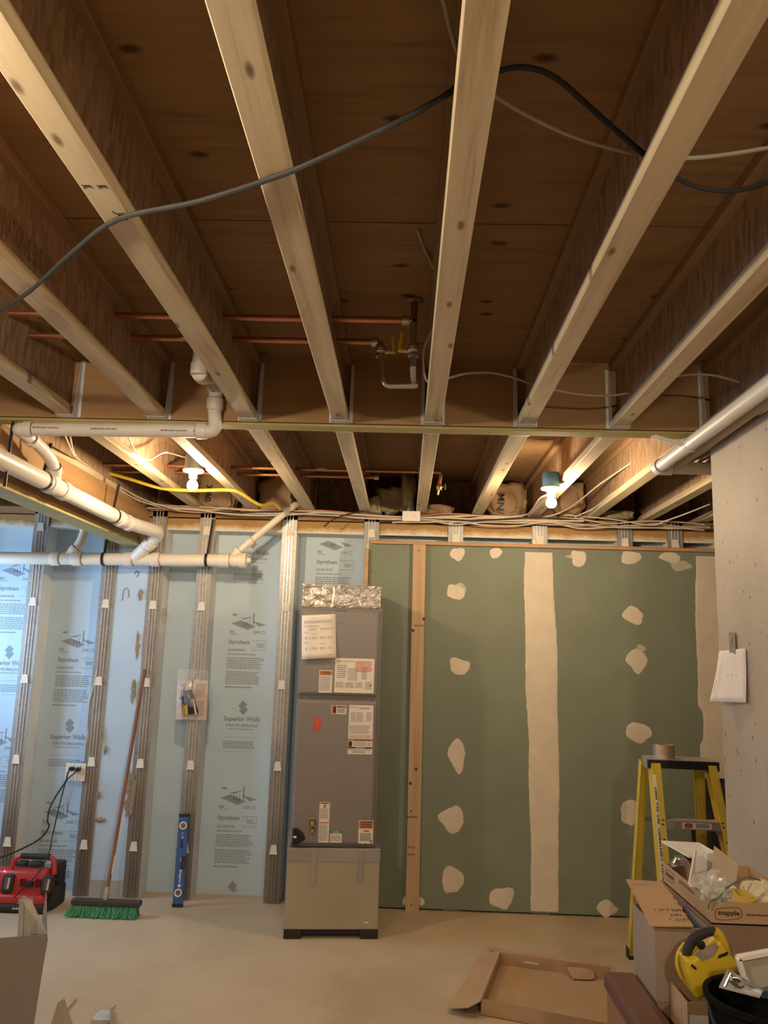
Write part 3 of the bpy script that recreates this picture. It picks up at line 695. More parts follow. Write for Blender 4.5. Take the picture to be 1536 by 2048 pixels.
cable('grey_cable', [at_z(835, 458, TZ-.005), at_y(850, 500, 2.42), at_y(872, 550, 2.52), at_y(882, 620, 2.66), at_y(860, 670, 2.74), at_y(848, 700, 2.80), at_y(848, 740, 2.87), at_y(858, 765, 2.93), at_y(890, 758, 3.0), at_y(940, 746, 3.0), at_y(1000, 748, 3.05), at_y(1080, 772, 3.13), at_y(1150, 787, 3.18), at_y(1210, 791, 3.2), at_y(1270, 783, 3.2), at_y(1350, 753, 3.1), at_y(1420, 750, 3.08), at_y(1480, 765, 3.1)], .0048, M_WIREG, 'thin grey cable threaded through the near joists just before the beam', n=8)
cable('yellow_cable', [at_y(215, 946, 5.0), at_y(260, 958, 5.0), at_y(320, 976, 4.98), at_y(380, 981, 4.95), at_y(455, 980, 4.95), at_y(480, 986, 5.0), at_y(505, 1002, 5.1), at_y(525, 1011, 5.2), at_y(545, 1006, 5.35), at_y(560, 1018, 5.45)], .011, M_YEL, 'thick yellow cable passing behind the left bulb', n=8)
rn = random.Random(3)
for i in range(14):
    x0, x1 = (-1.86, 1.25) if i < 9 else ((-.1, 2.1) if i < 12 else (.3, 2.15))
    n = 10; y0 = 5.60+.011*(i % 7)+rn.uniform(-.004, .004); z0 = 2.628+.007*(i % 5)
    sl = -.02 if i >= 9 else 0
    pts = [V(x0+(x1-x0)*t/n, y0+rn.uniform(-.015, .015), z0+rn.uniform(-.016, .02)+sl+(.03*(1-t/n)**4 if i < 9 else 0)) for t in range(n+1)]
    cable('electrical_cable', pts, rn.choice((.0042, .0048, .0055)), M_WIRER if i == 4 else (M_RUB if i == 7 else M_WIRE),
          'red cable in the bundle along the top of the back wall' if i == 4 else ('black cable drooping in the bundle along the top of the back wall' if i == 7 else 'cream electrical cable in the loose bundle along the top of the back wall'), group=None if i in (4, 7) else 'cream cables bundled along the top of the back wall')
# feeders coming down from the left joists to the bundle
for i, pp in enumerate(([(130, 870, 3.75), (145, 905, 4.1), (160, 925, 4.5), (205, 955, 4.9), (265, 995, 5.3), (330, 1018, 5.6)], [(140, 872, 3.8), (150, 910, 4.2), (172, 930, 4.6), (225, 965, 5.0), (290, 1000, 5.4), (360, 1022, 5.6)], [(255, 868, 3.6), (270, 900, 3.9), (295, 920, 4.2), (330, 905, 4.5), (372, 915, 4.4)])):
    cable('electrical_cable', [at_y(*p) for p in pp], .0048, M_WIRE, ['upper cream cable descending from the far left joists into the bundle', 'lower cream cable descending beside another from the far left joists', 'cream cable bending from the cross pipe toward the left bulb'][i])
JX = X0+3*S
for i, pp in enumerate(([(1385, 872, 4.1), (1330, 868, 4.2), (1300, 890, 4.35), (1270, 920, 4.6), (1200, 968, 5.0), (1140, 1015, 5.45), (1090, 1034, 5.6), (1020, 1038, 5.6)], [(1370, 905, 4.25), (1310, 930, 4.5), (1262, 960, 4.8), (1220, 990, 5.1), (1190, 1015, 5.35), (1150, 1034, 5.58)], [(1100, 988, 4.62), (1080, 996, 4.8), (1065, 1018, 5.2), (1050, 1030, 5.5), (1000, 1036, 5.6)], [(1420, 1008, 5.2), (1370, 1028, 5.4), (1330, 1042, 5.55), (1300, 1050, 5.6), (1220, 1038, 5.6), (1130, 1030, 5.6)])):
    cable('electrical_cable', [at_y(*p) for p in pp], .005, M_WIRE, ['cream cable looping from the far right joists down behind the right bulb', 'cream cable stapled under the joist right of the right bulb', 'short cream cable dropping behind the right bulb', 'cream cable sweeping from the concrete wall to the bundle at far right'][i])
for i in range(3):
    cable('electrical_cable', [V(1.36+.045*i, 1.2, 2.64), V(1.37+.04*i, 2.6, 2.635), V(1.36+.03*i, 3.0, 2.63-.008*i), V(1.33+.04*i, 3.5, 2.61), V(1.35+.04*i, 3.9, 2.64)], .005, M_WIREG, 'grey cable lying on top of the concrete wall', group='grey cables on top of the concrete wall')
q = MB(); a, b = at_y(805, 1023, 5.60), at_y(840, 1044, 5.60); q.bev((a.x, 5.57, b.z), (b.x, 5.612, a.z), .003, 2); t = q.build('junction_cover', M_WHT, None); tag(t, 'white blank junction box cover below a joist at the wall top', 'junction box')
q = MB()
for dx in (.03, -.03): q.cyl(V((a.x+b.x)/2+dx, 5.5695, (a.z+b.z)/2), V((a.x+b.x)/2+dx, 5.5675, (a.z+b.z)/2), .004, n=8)
q.build('screw', M_SOLD, t)
cable('black_strap', [at_y(730, 1022, 5.6), at_y(690, 1030, 5.58), at_y(665, 1040, 5.57), at_y(648, 1053, 5.56)], .005, M_RUB, 'loose black cable end hanging below the bundle left of the junction cover')

# =================================================================== INSULATION in the rim bays
def batt(px, py, pw, ph, label, mat, y=5.70, seed=1, ink=None):
    c = at_y(px, py, y); s = .0036; w_, h = pw*s/2, ph*s/2; rn = random.Random(seed)
    ph_ = [rn.uniform(0, 6) for _ in range(6)]
    bm = bmesh.new(); bmesh.ops.create_icosphere(bm, subdivisions=4, radius=1)
    for v in bm.verts:
        q = v.co.copy(); p = q.normalized()
        sup = max(abs(p.x), abs(p.z))**.5
        wv = 1+.10*math.sin(5*p.x+ph_[0]+3*p.z)+.07*math.sin(7*p.z+ph_[1])+.05*math.sin(11*p.x+7*p.y+ph_[2])+.03*math.sin(19*p.z+ph_[3]+9*p.x)
        v.co = Vector((c.x+p.x*w_/sup*wv*.95, y+.07+p.y*.10*wv, c.z+p.z*h/sup*wv*.95))
    zmin, zmax = 2.676, TZ-.003
    for v in bm.verts: v.co.z = min(max(v.co.z, zmin), zmax); v.co.y = min(v.co.y, FD+.10)
    q = MB(); q.addbm(bm); o = tag(q.build('insulation_batt', mat, None, True), label, 'insulation')
    if ink:
        q = MB(); text(q, ink, V(c.x-.02, y-.045, c.z-.08), V(.05, 0, 1), V(-1, 0, 0), .13, .05); q.build('printing', M_INKD, o)
    return o
batt(553, 985, 78, 86, 'crumpled brown kraft insulation batt behind the white diagonal pipe top', M_KRAFT, seed=2)
batt(432, 985, 90, 84, 'brown kraft insulation batt printed in black above the yellow cable', M_KRAFT, seed=3, ink='owx')
batt(778, 1000, 58, 62, 'rounded lump of brown insulation between two far joists', M_BATT, seed=5)
batt(748, 1010, 28, 44, 'small lump of yellowish insulation beside the far joist', M_BATT, seed=6, y=5.66)
batt(816, 980, 34, 90, 'folded strip of insulation standing left of the far joist above the junction cover', M_BATT, seed=7, y=5.66)
batt(880, 1018, 60, 24, 'low crumple of insulation right of the junction cover', M_KRAFT, seed=8)
batt(1012, 1002, 80, 80, 'bulging brown kraft insulation with dark print left of the right bulb', M_KRAFT, seed=9, ink='NM')
batt(1140, 1000, 64, 78, 'brown kraft insulation right behind the right bulb', M_KRAFT, seed=11)
batt(1235, 1030, 70, 22, 'low yellowish insulation scrap right of the right bulb', M_BATT, seed=12)
# =================================================================== DRYWALL with patches, strips, loose stud
GY = D-.0135
def gy(px, py, y=GY): return at_y(px, py, y)
XS = [-.262, .9575, 2.235]; ZT = 2.455
def drywall(i, label):
    x0, x1 = XS[i]+.001, XS[i+1]-.001
    t = thing('drywall_sheet', label, 'drywall', ((x0+x1)/2, GY, 0))
    q = MB(); q.box((x0, GY, .012), (x1, D-.0065, ZT)); q.build('board', M_GREEN, t); return t
S1_ = drywall(0, 'green drywall sheet beside the grey air handler'); S2_ = drywall(1, 'green drywall sheet behind the yellow ladder')
def blob(t, px, py, w_, h, seed, thin=None, top=None):
    rn = random.Random(seed); c = gy(px, py); s = .00355; n = 34; pts = []
    ph = [rn.uniform(0, 6.28) for _ in range(4)]
    for k in range(n):
        a = 2*PI*k/n; e = 1+.07*math.sin(2*a+ph[0])+.05*math.sin(3*a+ph[1])+rn.uniform(-.025, .025)+.30*max(0, math.cos(a-ph[2]))**14-.12*max(0, math.cos(a-ph[3]))**10
        sq = 1/max(abs(math.cos(a+ph[0]*.2)), abs(math.sin(a+ph[0]*.2)))**.35
        z = c.z+math.sin(a)*h*s/2*e*sq*.92; x = c.x+math.cos(a)*w_*s/2*e*sq*.92
        if top: z = min(z, top)
        pts.append((x, z))
    q = MB(); th = .0016 if not thin else .0006
    v = [V(x, GY-.0002, z) for x, z in pts]+[V(c.x+(x-c.x)*.82, GY-th, c.z+(z-c.z)*.82) for x, z in pts]
    q.add(v, [(k, (k+1) % n, n+(k+1) % n, n+k) for k in range(n)]+[tuple(range(n, 2*n))])
    q.build('compound_patch', M_MUDT if thin else M_MUD, t)
zt = ZT-.006
for i, (px, py, w_, h) in enumerate([(915, 1107, 30, 27), (991, 1106, 25, 22), (912, 1185, 36, 32), (920, 1333, 38, 36), (914, 1508, 36, 56), (906, 1638, 46, 50), (906, 1758, 42, 50), (1002, 1797, 44, 42), (812, 1803, 14, 16), (842, 1803, 14, 16)]): blob(S1_, px, py, w_, h, i+1, top=zt)
for i, (px, py, w_, h) in enumerate([(1158, 1118, 30, 36), (1262, 1116, 42, 28), (1340, 1114, 44, 22), (1266, 1230, 42, 34), (1274, 1320, 44, 42), (1276, 1465, 46, 42), (1264, 1624, 46, 44), (1214, 1816, 42, 26)]): blob(S2_, px, py, w_, h, i+31, top=zt)
for i, (px, py, w_, h) in enumerate([(1144, 1113, 26, 8), (1360, 1131, 40, 22), (1281, 1296, 18, 14), (922, 1180, 22, 28)]): blob(S2_ if px > 1000 else S1_, px, py, w_, h, i+61, True, top=zt)
def tape(t, L, R_, seed, th=.002):
    rn = random.Random(seed); q = MB(); n = 60; v = []
    z0, z1 = L[-1][1], L[0][1]
    f = lambda tab, z: np.interp(z, [a[1] for a in tab][::-1], [a[0] for a in tab][::-1])
    for k in range(n+1):
        z = z0+(z1-z0)*k/n; a, b = f(L, z)+rn.uniform(-.0025, .0025)+.004*math.sin(z*9+seed), f(R_, z)+rn.uniform(-.0025, .0025)+.004*math.sin(z*7+2*seed)
        v += [V(a, GY-.0002, z), V(a+.012, GY-th, z), V(b-.012, GY-th, z), V(b, GY-.0002, z)]
    q.add(v, [(4*k+j, 4*k+j+1, 4*k+j+5, 4*k+j+4) for k in range(n) for j in range(3)]); q.build('joint_tape', M_MUD, t)
P2 = lambda pts: [(gy(*p).x, gy(*p).z) for p in pts]
tape(S1_, P2([(1049, 1104), (1050, 1300), (1057, 1500), (1061, 1700), (1063, 1822)]), P2([(1105, 1104), (1113, 1290), (1117, 1450), (1118, 1700), (1116, 1822)]), 4)
l = P2([(1391, 1112), (1392, 1290), (1398, 1415), (1407, 1422), (1407, 1475), (1400, 1490), (1400, 1520), (1412, 1640), (1414, 1780)])
tape(S2_, l, [(2.231, a[1]) for a in l], 5)
q = MB(); rn = random.Random(5)
for px, py in ((745, 1093), (810, 1094), (744, 1143), (736, 1153)): c = gy(px, py); q.cyl(c+V(0, -.0003, 0), c+V(0, -.0008, 0), .004, n=8)
q.build('screw_heads', M_INKD, S1_, kind='stuff')
a, b = gy(744, 1087), V(2.19, 0, 0)
q = MB(); q.bev((-.255, D-.044, ZT+.001), (2.24, D-.002, ZT+.026), .003, 1); tag(q.build('wood_strip', M_STRIP), 'long horizontal wood strip along the top edge of the green drywall', 'trim')
q = MB(); q.bev((-.292, D-.046, .3), (-.2635, D-.002, ZT-.035), .003, 1); tag(q.build('wood_strip', M_STRIP), 'narrow upright wood strip at the left edge of the green drywall', 'trim')
ls = thing('wall_stud', 'pale pine stud standing upright in front of the green drywall', 'stud', (.10, D-.035, 0))
q = MB(); tx, bx = at_y(839, 1092, D-.054).x, at_y(824.5, 1822, D-.054).x
q.hexa([(bx-.0445, D-.054, .0), (bx+.0445, D-.054, .0), (bx+.0445, D-.0165, .0), (bx-.0445, D-.0165, .0), (tx-.0445, D-.054, ZT), (tx+.0445, D-.054, ZT), (tx+.0445, D-.0165, ZT), (tx-.0445, D-.0165, ZT)]); q.build('board', M_STUD, ls)
q = MB()
for px, py, w_, s_ in ((838, 1253, .07, 'SPF-S KD'), (824, 1636, .07, 'MADE IN'), (823, 1697, .05, 'STUD'), (823, 1711, .05, 'KD-HT')):
    c = at_y(px, py, D-.0546); text(q, s_, c-V(w_/2, 0, 0), V(1, 0, .01), W_, w_, .012)
q.build('grade_stamp', M_INKB, ls)
q = MB()
for px, py in ((838, 1101), (826, 1261), (848, 1238), (832, 1538), (821, 1567), (822, 1622), (823, 1810)):
    c = at_y(px, py, D-.0543); q.cyl(c, c-V(0, .0006, 0), .006 if py in (1101, 1622, 1810) else .011, n=10)
q.build('knots', M_INKB, ls, kind='stuff')

# =================================================================== AIR HANDLER on its plenum
UA = math.atan2(.063, .557); UO = V(-.666, 5.085, 0); UX = V(math.cos(UA), math.sin(UA), 0); UN = V(UX.y, -UX.x, 0)   # UN faces the room
def uw(u, d, z): return UO+UX*u-UN*d+V(0, 0, z)                   # u along front, d depth behind front, z up
def upx(px, py, d=0):
    o = UO-UN*d; r = ray(px, py); t = (o-V(0, 0, CAMH)).dot(UN)/r.dot(UN); p = V(0, 0, CAMH)+r*t; return (p-UO).dot(UX), p.z
MU = Matrix(((UX.x, -UN.x, 0, UO.x), (UX.y, -UN.y, 0, UO.y), (0, 0, 1, 0), (0, 0, 0, 1)))
def ubox(q, a, b, r=.004, mi=0): q.bev(a, b, r, 2, mi, MU)
pl = thing('return_plenum', 'tan sheet metal plenum box with grey top band standing on black feet', 'plenum', UO)
PW, PZ, PD = .558, .508, .53
q = MB(); ubox(q, (0, 0, .052), (PW, PD, PZ-.002), .004); q.build('box', M_TAN, pl)
q = MB(); ubox(q, (-.003, -.004, PZ-.075), (PW+.003, PD-.01, PZ), .003); q.build('top_band', M_BANDG, pl)
for u0 in (.145, .43):
    q = MB(); ubox(q, (u0, -.007, .30 if u0 < .2 else .325), (u0+.028, -.0045, PZ-.008), .001); q.build('cleat', M_BANDG, pl)
for a, b, in ((0, .10), (.455, PW)):
    for d0 in (0, PD-.1):
        q = MB(); ubox(q, (a-.002, d0-.004, 0), (b+.002, d0+.1, .05), .004); q.build('foot', M_RUB, pl)
q = MB(); ubox(q, (.09, .02, .018), (.47, .06, .051), .002); q.build('rail', M_RUB, pl)
q = MB(); u, z = upx(733, 1845); q.add([uw(u-.012, -.0012, z-.005), uw(u+.012, -.0012, z-.005), uw(u+.012, -.0012, z+.005), uw(u-.012, -.0012, z+.005)], [(0, 1, 2, 3)]); q.build('label', M_WHT, pl)
q = MB()
for a, b, c_, d_ in ((.004, .402, PW-.004, .404), (.128, .10, .130, .40), (.425, .10, .427, .40)): q.add([uw(a, -.0006, b), uw(c_, -.0006, b), uw(c_, -.0006, d_), uw(a, -.0006, d_)], [(0, 1, 2, 3)])
q.build('crease', plain('tan_crease', (.36, .31, .25), .6, var=0), pl)

ah = thing('air_handler', 'tall grey air handler cabinet with two access doors and many labels', 'air handler', UO+V(0, 0, PZ))
CU0, CU1, CZ0, CZ1, DD = .010, .535, PZ+.002, 1.963, .035       # cabinet, front of frame DD behind plenum front
q = MB(); ubox(q, (CU0, DD, CZ0), (CU1, DD+.48, CZ1), .004); q.build('cabinet', M_UNIT2, ah)
def door(u0, u1, z0, z1):
    q = MB(); f, bv = DD-.026, .018; o = [(u0, z0), (u1, z0), (u1, z1), (u0, z1)]; i_ = [(u0+bv, z0+bv), (u1-bv, z0+bv), (u1-bv, z1-bv), (u0+bv, z1-bv)]
    v = [uw(a, DD+.001, b) for a, b in o]+[uw(a, f+.006, b) for a, b in [(o[k][0]+(.004 if k in (0, 3) else -.004), o[k][1]+(.004 if k < 2 else -.004)) for k in range(4)]]+[uw(a, f, b) for a, b in i_]
    q.add(v, [(k, (k+1) % 4, 4+(k+1) % 4, 4+k) for k in range(4)]+[(4+k, 4+(k+1) % 4, 8+(k+1) % 4, 8+k) for k in range(4)]+[(8, 9, 10, 11)])
    return q.build('door', M_UNIT, ah)
dU = door(CU0+.008, CU1-.02, 1.412, CZ1-.016); dL = door(CU0+.004, CU1-.018, CZ0+.018, 1.383)
FR = DD-.0265
def quadu(q, r, dz=0, mi=0, off=0):
    a0, a1 = upx(r[0], r[3], FR), upx(r[2], r[1], FR)
    q.add([uw(a0[0], FR-off, a0[1]), uw(a1[0], FR-off, a0[1]), uw(a1[0], FR-off, a1[1]), uw(a0[0], FR-off, a1[1])], [(0, 1, 2, 3)], mi); return a0, a1
def sticker(door_, r, parts, name='label', base=M_WHT):
    """r: pixel rect of the sticker; parts: (kind, fractions x0,y0,x1,y1 from the top, mat index, text/rows)"""
    q = MB(); a0, a1 = quadu(q, r, off=.0004); mats = [base, M_INKD, M_ORG, M_GRN, M_INK, M_REDS, M_BLK]
    o = door_; st = q.build(name, mats, o)
    if parts:
        p = MB(); W0, H0 = a1[0]-a0[0], a1[1]-a0[1]
        for kd, x0, y0, x1, y1, mi, arg in parts:
            P = lambda x, y, k=0: uw(a0[0]+W0*x, FR-.0008-k, a1[1]-H0*y)
            if kd == 'box': p.add([P(x0, y1), P(x1, y1), P(x1, y0), P(x0, y0)], [(0, 1, 2, 3)], mi)
            elif kd == 'txt': text(p, arg, P(x0, y1, .0004), UX, W_, W0*(x1-x0), H0*(y1-y0), mi)
            else: para(p, P(x0, y0, .0002), UX, W_, W0*(x1-x0), H0*(y1-y0), arg, mi=mi, fill=.5, seed=int(r[0])+int(y0*50))
        p.build('printing', mats, st)
    return st
sticker(dU, (668, 1318, 749, 1385), [('par', .05, .08, .5, .12, 4, 1), ('par', .52, .08, .95, .4, 5, 7), ('par', .05, .2, .3, .6, 4, 7), ('par', .33, .3, .6, .66, 4, 8), ('par', .68, .25, .82, .62, 4, 8), ('par', .03, .7, .25, .86, 4, 6), ('par', .27, .7, .5, .86, 4, 7), ('par', .53, .7, .72, .86, 4, 6), ('par', .78, .68, .96, .9, 4, 6), ('box', .90, .76, .94, .80, 1, 0)])
sticker(dU, (637, 1341, 665, 1385), [('box', .03, .03, .97, .22, 2, 0), ('txt', .15, .045, .85, .11, 1, 'WARNING'), ('txt', .12, .145, .88, .19, 1, 'ELECTRICAL HAZARD'), ('par', .06, .27, .95, .94, 4, 13)])
q = MB(); u0_, z0_ = upx(672, 1221, FR); u1_, z1_ = upx(691, 1258, FR)
for r in ((671, 1220, 691, 1221), (690, 1220, 691, 1258), (672, 1246, 691, 1247)): quadu(q, r, off=.0003)
q.build('crease', M_UNIT2, dU)
sticker(dL, (662, 1411, 693, 1428), [('box', .02, .03, .34, .97, 2, 0), ('box', .14, .15, .32, .85, 1, 0), ('box', .38, .08, .95, .28, 1, 0), ('txt', .44, .1, .9, .26, 2, 'WARNING'), ('par', .4, .38, .95, .9, 1, 4)])
sticker(dL, (695, 1411, 747, 1508), [('txt', .4, .05, .85, .075, 1, 'COOLING DATA'), ('par', .05, .03, .35, .06, 4, 1), ('par', .08, .15, .3, .35, 4, 9), ('par', .32, .15, .6, .35, 4, 9), ('par', .72, .15, .95, .33, 4, 8), ('par', .04, .42, .9, .6, 4, 5), ('par', .04, .62, .95, .68, 4, 3), ('box', .0, .69, 1, .735, 2, 0), ('txt', .25, .70, .9, .725, 1, 'ELECTRIC SHOCK HAZARD'), ('box', .02, .745, .17, .85, 1, 0), ('par', .22, .75, .75, .84, 4, 5), ('par', .8, .77, .97, .84, 4, 3), ('box', 0, .855, 1, .885, 1, 0), ('txt', .32, .86, .7, .88, 0, 'NOTICE 0001'), ('par', .03, .895, .95, .93, 4, 3), ('par', .2, .945, .75, .975, 1, 2)])
sticker(dL, (627, 1435, 642, 1461), [('par', .2, .2, .85, .6, 2, 4)], base=M_REDS)
sticker(dL, (636, 1604, 660, 1685), [('box', .05, .015, .95, .05, 2, 0), ('txt', .2, .02, .85, .045, 1, 'WARNING'), ('box', .35, .12, .65, .135, 1, 0), ('txt', .38, .065, .62, .12, 1, 'A'), ('par', .07, .16, .93, .42, 4, 11), ('box', .05, .5, .95, .53, 2, 0), ('par', .07, .56, .93, .97, 4, 13)])
sticker(dL, (659.5, 1661, 684, 1685), [('box', 0, 0, 1, .25, 3, 0), ('txt', .2, .07, .82, .2, 0, 'NOTICE'), ('par', .05, .4, .95, .9, 4, 5)])
sticker(dL, (716, 1641, 747, 1687), [('box', .03, .02, .97, .36, 2, 0), ('par', .15, .06, .95, .34, 1, 3), ('txt', .35, .42, .7, .5, 1, 'CAUTION'), ('par', .12, .56, .9, .9, 1, 6), ('box', .82, .86, .92, .95, 1, 0)])
q = MB(); quadu(q, (591, 1627, 625, 1628), off=.0003); quadu(q, (627, 1630, 628, 1684), off=.0003); q.build('crease', M_UNIT2, dL)
for px, py, r in ((625, 1645, .016), (625, 1660, .0125)):
    u, z = upx(px, py, FR); q = MB(); q.lathe([(r*1.45, 0), (r*1.45, .004), (r*1.05, .006), (r, .035), (r*.75, .037), (r*.6, .03), (0, .03)], uw(u, FR, z), UN, 16); q.lathe([(r*1.35, .0042), (r*1.35, .012), (r*.9, .012)], uw(u, FR, z), UN, 16, 1); q.build('pipe_stub', [M_BRASS, M_RUB], ah, True)
u, z = upx(597, 1674, FR)
q = MB(); poly = [(-.038, .05), (-.005, .052), (.03, .02), (.042, -.005), (.03, -.02), (-.01, -.042), (-.036, -.045)]
q.prism([uw(u+a, FR, z+b) for a, b in poly], UN*.014)
for a, b in ((-.017, .028), (-.02, -.022), (.018, -.002)): q.lathe([(.018, .013), (.018, .02), (.013, .021), (.011, .012), (0, .012)], uw(u+a, FR, z+b), UN, 14)
q.build('drain_fitting', M_RUB, ah, True)
q = MB(); q.cyl(uw(u-.03, FR-.016, z+.003), uw(u-.012, FR-.022, z+.003), .006, n=8); q.build('drain_tube', M_WHT, ah, True)
for px, py in ((613, 1396), (738, 1398), (597, 1441), (661, 1537), (725, 1688), (681, 1215)):
    u, z = upx(px, py, FR if py > 1400 else DD); q = MB(); q.lathe([(.005, 0), (.005, .003), (.003, .005), (0, .005)], uw(u, (FR if py > 1400 else DD)-.0005, z), UN, 8); q.build('screw', M_SOLD, ah)
# foil faced duct collar on top
FZ0, FZ1 = CZ1+.001, 2.105
fc = thing('duct_collar', 'crinkled silver foil-faced duct collar on top of the grey air handler', 'duct', uw(.27, .25, FZ0))
q = MB(); ubox(q, (CU0+.006, DD+.004, FZ0), (CU1-.014, DD+.45, FZ1), .006); q.build('foil_body', M_FOIL, fc)
rn = random.Random(2); q = MB()
for (a, b, zz) in ((CU0+.004, CU1-.008, FZ1-.008), (CU0+.004, CU1-.01, FZ0+.006)):
    n = 24; vs = []
    for k in range(n+1):
        u = a+(b-a)*k/n; j = rn.uniform(-.006, .006); vs += [uw(u, DD-.001-rn.random()*.004, zz-.008+j), uw(u, DD-.003-rn.random()*.006, zz+.007+j*.6)]
    q.add(vs, [(2*k, 2*k+1, 2*k+3, 2*k+2) for k in range(n)])
u, _ = upx(667, 1190, DD); vs = []
for k in range(13): z = FZ0+(FZ1-FZ0)*k/12; j = rn.uniform(-.004, .004); vs += [uw(u-.006+j, DD, z), uw(u+.006+j, DD-.004, z)]
q.add(vs, [(2*k, 2*k+1, 2*k+3, 2*k+2) for k in range(12)])
q.build('foil_tape', plain('foil_tape', (.75, .70, .62), .25, .9, var=.1, scale=60, bump=.5), fc)
# instruction sheet taped to the upper door, curling forward
t = thing('instruction_sheet', 'white printed instruction sheet taped to the upper door of the grey air handler', 'paper', uw(.06, FR, 1.8))
c = [upx(603.5, 1231, FR), upx(671, 1228, FR), upx(672.5, 1316, FR), upx(603.5, 1319, FR)]
def sh(u, v):
    a = c[0][0]*(1-u)*(1-v)+c[1][0]*u*(1-v)+c[2][0]*u*v+c[3][0]*(1-u)*v; b = c[0][1]*(1-u)*(1-v)+c[1][1]*u*(1-v)+c[2][1]*u*v+c[3][1]*(1-u)*v
    return uw(a, FR-.002-.022*v*v, b)
q = MB(); q.sheet(sh, 4, 8); q.build('page', M_PAPER, t, True, solid=.0006)
q = MB()
def shp(u, v): return sh(u, v)+UN*.0012
def prow(x0, y0, x1, y1, rows, seed):
    rn = random.Random(seed)
    for r in range(rows):
        y = y0+(y1-y0)*r/rows; x = x0
        while x < x1-.01:
            e = min(x+rn.uniform(.03, .1), x1); q.quad(shp(x, y), shp(e, y), shp(e, y+(y1-y0)/rows*.4), shp(x, y+(y1-y0)/rows*.4)); x = e+.015
prow(.28, .07, .72, .085, 1, 1); prow(.08, .13, .9, .2, 4, 2); prow(.08, .245, .5, .28, 2, 3); prow(.2, .31, .42, .36, 3, 4); prow(.53, .31, .9, .35, 3, 5)
prow(.08, .385, .2, .41, 2, 6); prow(.3, .42, .45, .45, 2, 7); prow(.08, .62, .2, .65, 2, 8); prow(.55, .655, .7, .68, 2, 9); prow(.75, .9, .92, .93, 2, 10)
for y in (.5, .74):
    for x0, x1 in ((.1, .18), (.22, .26), (.3, .45), (.53, .68), (.75, .9)): prow(x0, y, x1, y+.06, 3, int(x0*100))
q.build('printing', M_INK, t)

# =================================================================== LADDER
LZ = 1.155
cfl, cfr, cbr, cbl = V(1.345, 4.56, LZ), V(1.712, 4.527, LZ), V(1.735, 4.72, LZ), V(1.372, 4.74, LZ)
ld = thing('step_ladder', 'yellow fibreglass step ladder with grey top cap standing at right', 'ladder', (1.53, 4.6, 0))
q = MB(); dn = V(0, 0, -.016); q.hexa([cfl+dn, cfr+dn, cbr+dn, cbl+dn, cfl, cfr, cbr, cbl]); q.build('top_cap', M_ALU, ld)
q = MB(); d = (cfr-cfl).normalized(); q.obox((cfl+cfr)/2+V(0, -.006, -.024), d*(.372), V(0, .012, 0), V(0, 0, .042)); q.build('front_lip', M_BLK, ld)
for a, b in ((cfl, cbl), (cfr, cbr)):
    q = MB(); q.obox((a+b)/2+V(0, 0, -.026), V(.012, 0, 0), (b-a)*1.02, V(0, 0, .05)); q.build('hinge_plate', M_ALU, ld)
FLt, FLb = V(1.362, 4.575, 1.125), V(1.318, 4.20, 0); FRt, FRb = V(1.695, 4.545, 1.125), V(1.768, 4.18, 0)
RLt, RLb = V(1.352, 4.72, 1.125), V(1.335, 5.0, 0); RRt, RRb = V(1.69, 4.70, 1.125), V(1.79, 5.0, 0)
def rail_(p, q_, sx, deep, wd, mat=M_FIB, feet=True):
    m = MB(); ax = (q_-p); yv = V(0, 1, 0); yv = (yv-ax.normalized()*yv.dot(ax.normalized())).normalized(); xv = V(1, 0, 0)
    c = (p+q_)/2; t = .005                          # C channel: web outside, two flanges turned in
    m.obox(c, xv*t, yv*deep, ax); m.obox(c+yv*(deep/2-t/2)+xv*(sx*wd/2), xv*wd, yv*t, ax); m.obox(c-yv*(deep/2-t/2)+xv*(sx*wd/2), xv*wd, yv*t, ax)
    r = m.build('rail', mat, ld)
    m = MB(); e = q_-ax.normalized()*.0; m.obox(q_+V(sx*wd/2, 0, .0275), xv*(wd+.012), V(0, deep+.012, 0), V(0, 0, .055)); m.build('foot', M_RUB if sx else M_ALU, r)
    return r
UPZ = V(0, 0, .0)
r1 = rail_(FLt, FLb+UPZ, 1, .075, .045); r2 = rail_(FRt, FRb+UPZ, -1, .075, .04); rail_(RLt, RLb+UPZ, 1, .05, .04); rail_(RRt, RRb+UPZ, -1, .05, .04)
for z in (.27, .565, .86):
    f = z/1.125; a, b = FLb.lerp(FLt, f), FRb.lerp(FRt, f); q = MB(); d = (b-a)
    q.obox((a+b)/2+V(0, 0, 0), d-d.normalized()*.012, V(0, .075, 0), V(0, 0, .004)); q.obox((a+b)/2+V(0, -.036, -.02), d-d.normalized()*.012, V(0, .004, 0), V(0, 0, .042)); q.obox((a+b)/2+V(0, .036, -.012), d-d.normalized()*.012, V(0, .004, 0), V(0, 0, .024))
    st = q.build('step', M_ALU, ld)
    for e, s in ((a, 1), (b, -1)):
        q = MB(); q.bar(e+V(s*.07, .0, -.02), e+V(s*.008, .0, -.10), .016, .003); q.build('brace', M_ALU, st)
    if z > .8:
        c0 = a.lerp(b, .42)+V(0, -.0385, -.02); q = MB(); dd = d.normalized()
        q.obox(c0+dd*.05, dd*.15, V(0, .0006, 0), V(0, 0, .030)); lb = q.build('label', M_WHT, st)
        q = MB(); o = c0-V(0, .0008, 0); q.ring(o+dd*(.008), dd*1.6, W_, .0, .012, 16); q.build('printing', M_REDS, lb); q = MB(); q.ring(o+dd*.008-V(0, .0003, 0), dd*1.6, W_, .0105, .013, 16); para(q, o+dd*.045+V(0, 0, .011), dd, W_, .075, .022, 3); q.build('printing', M_INKD, lb)
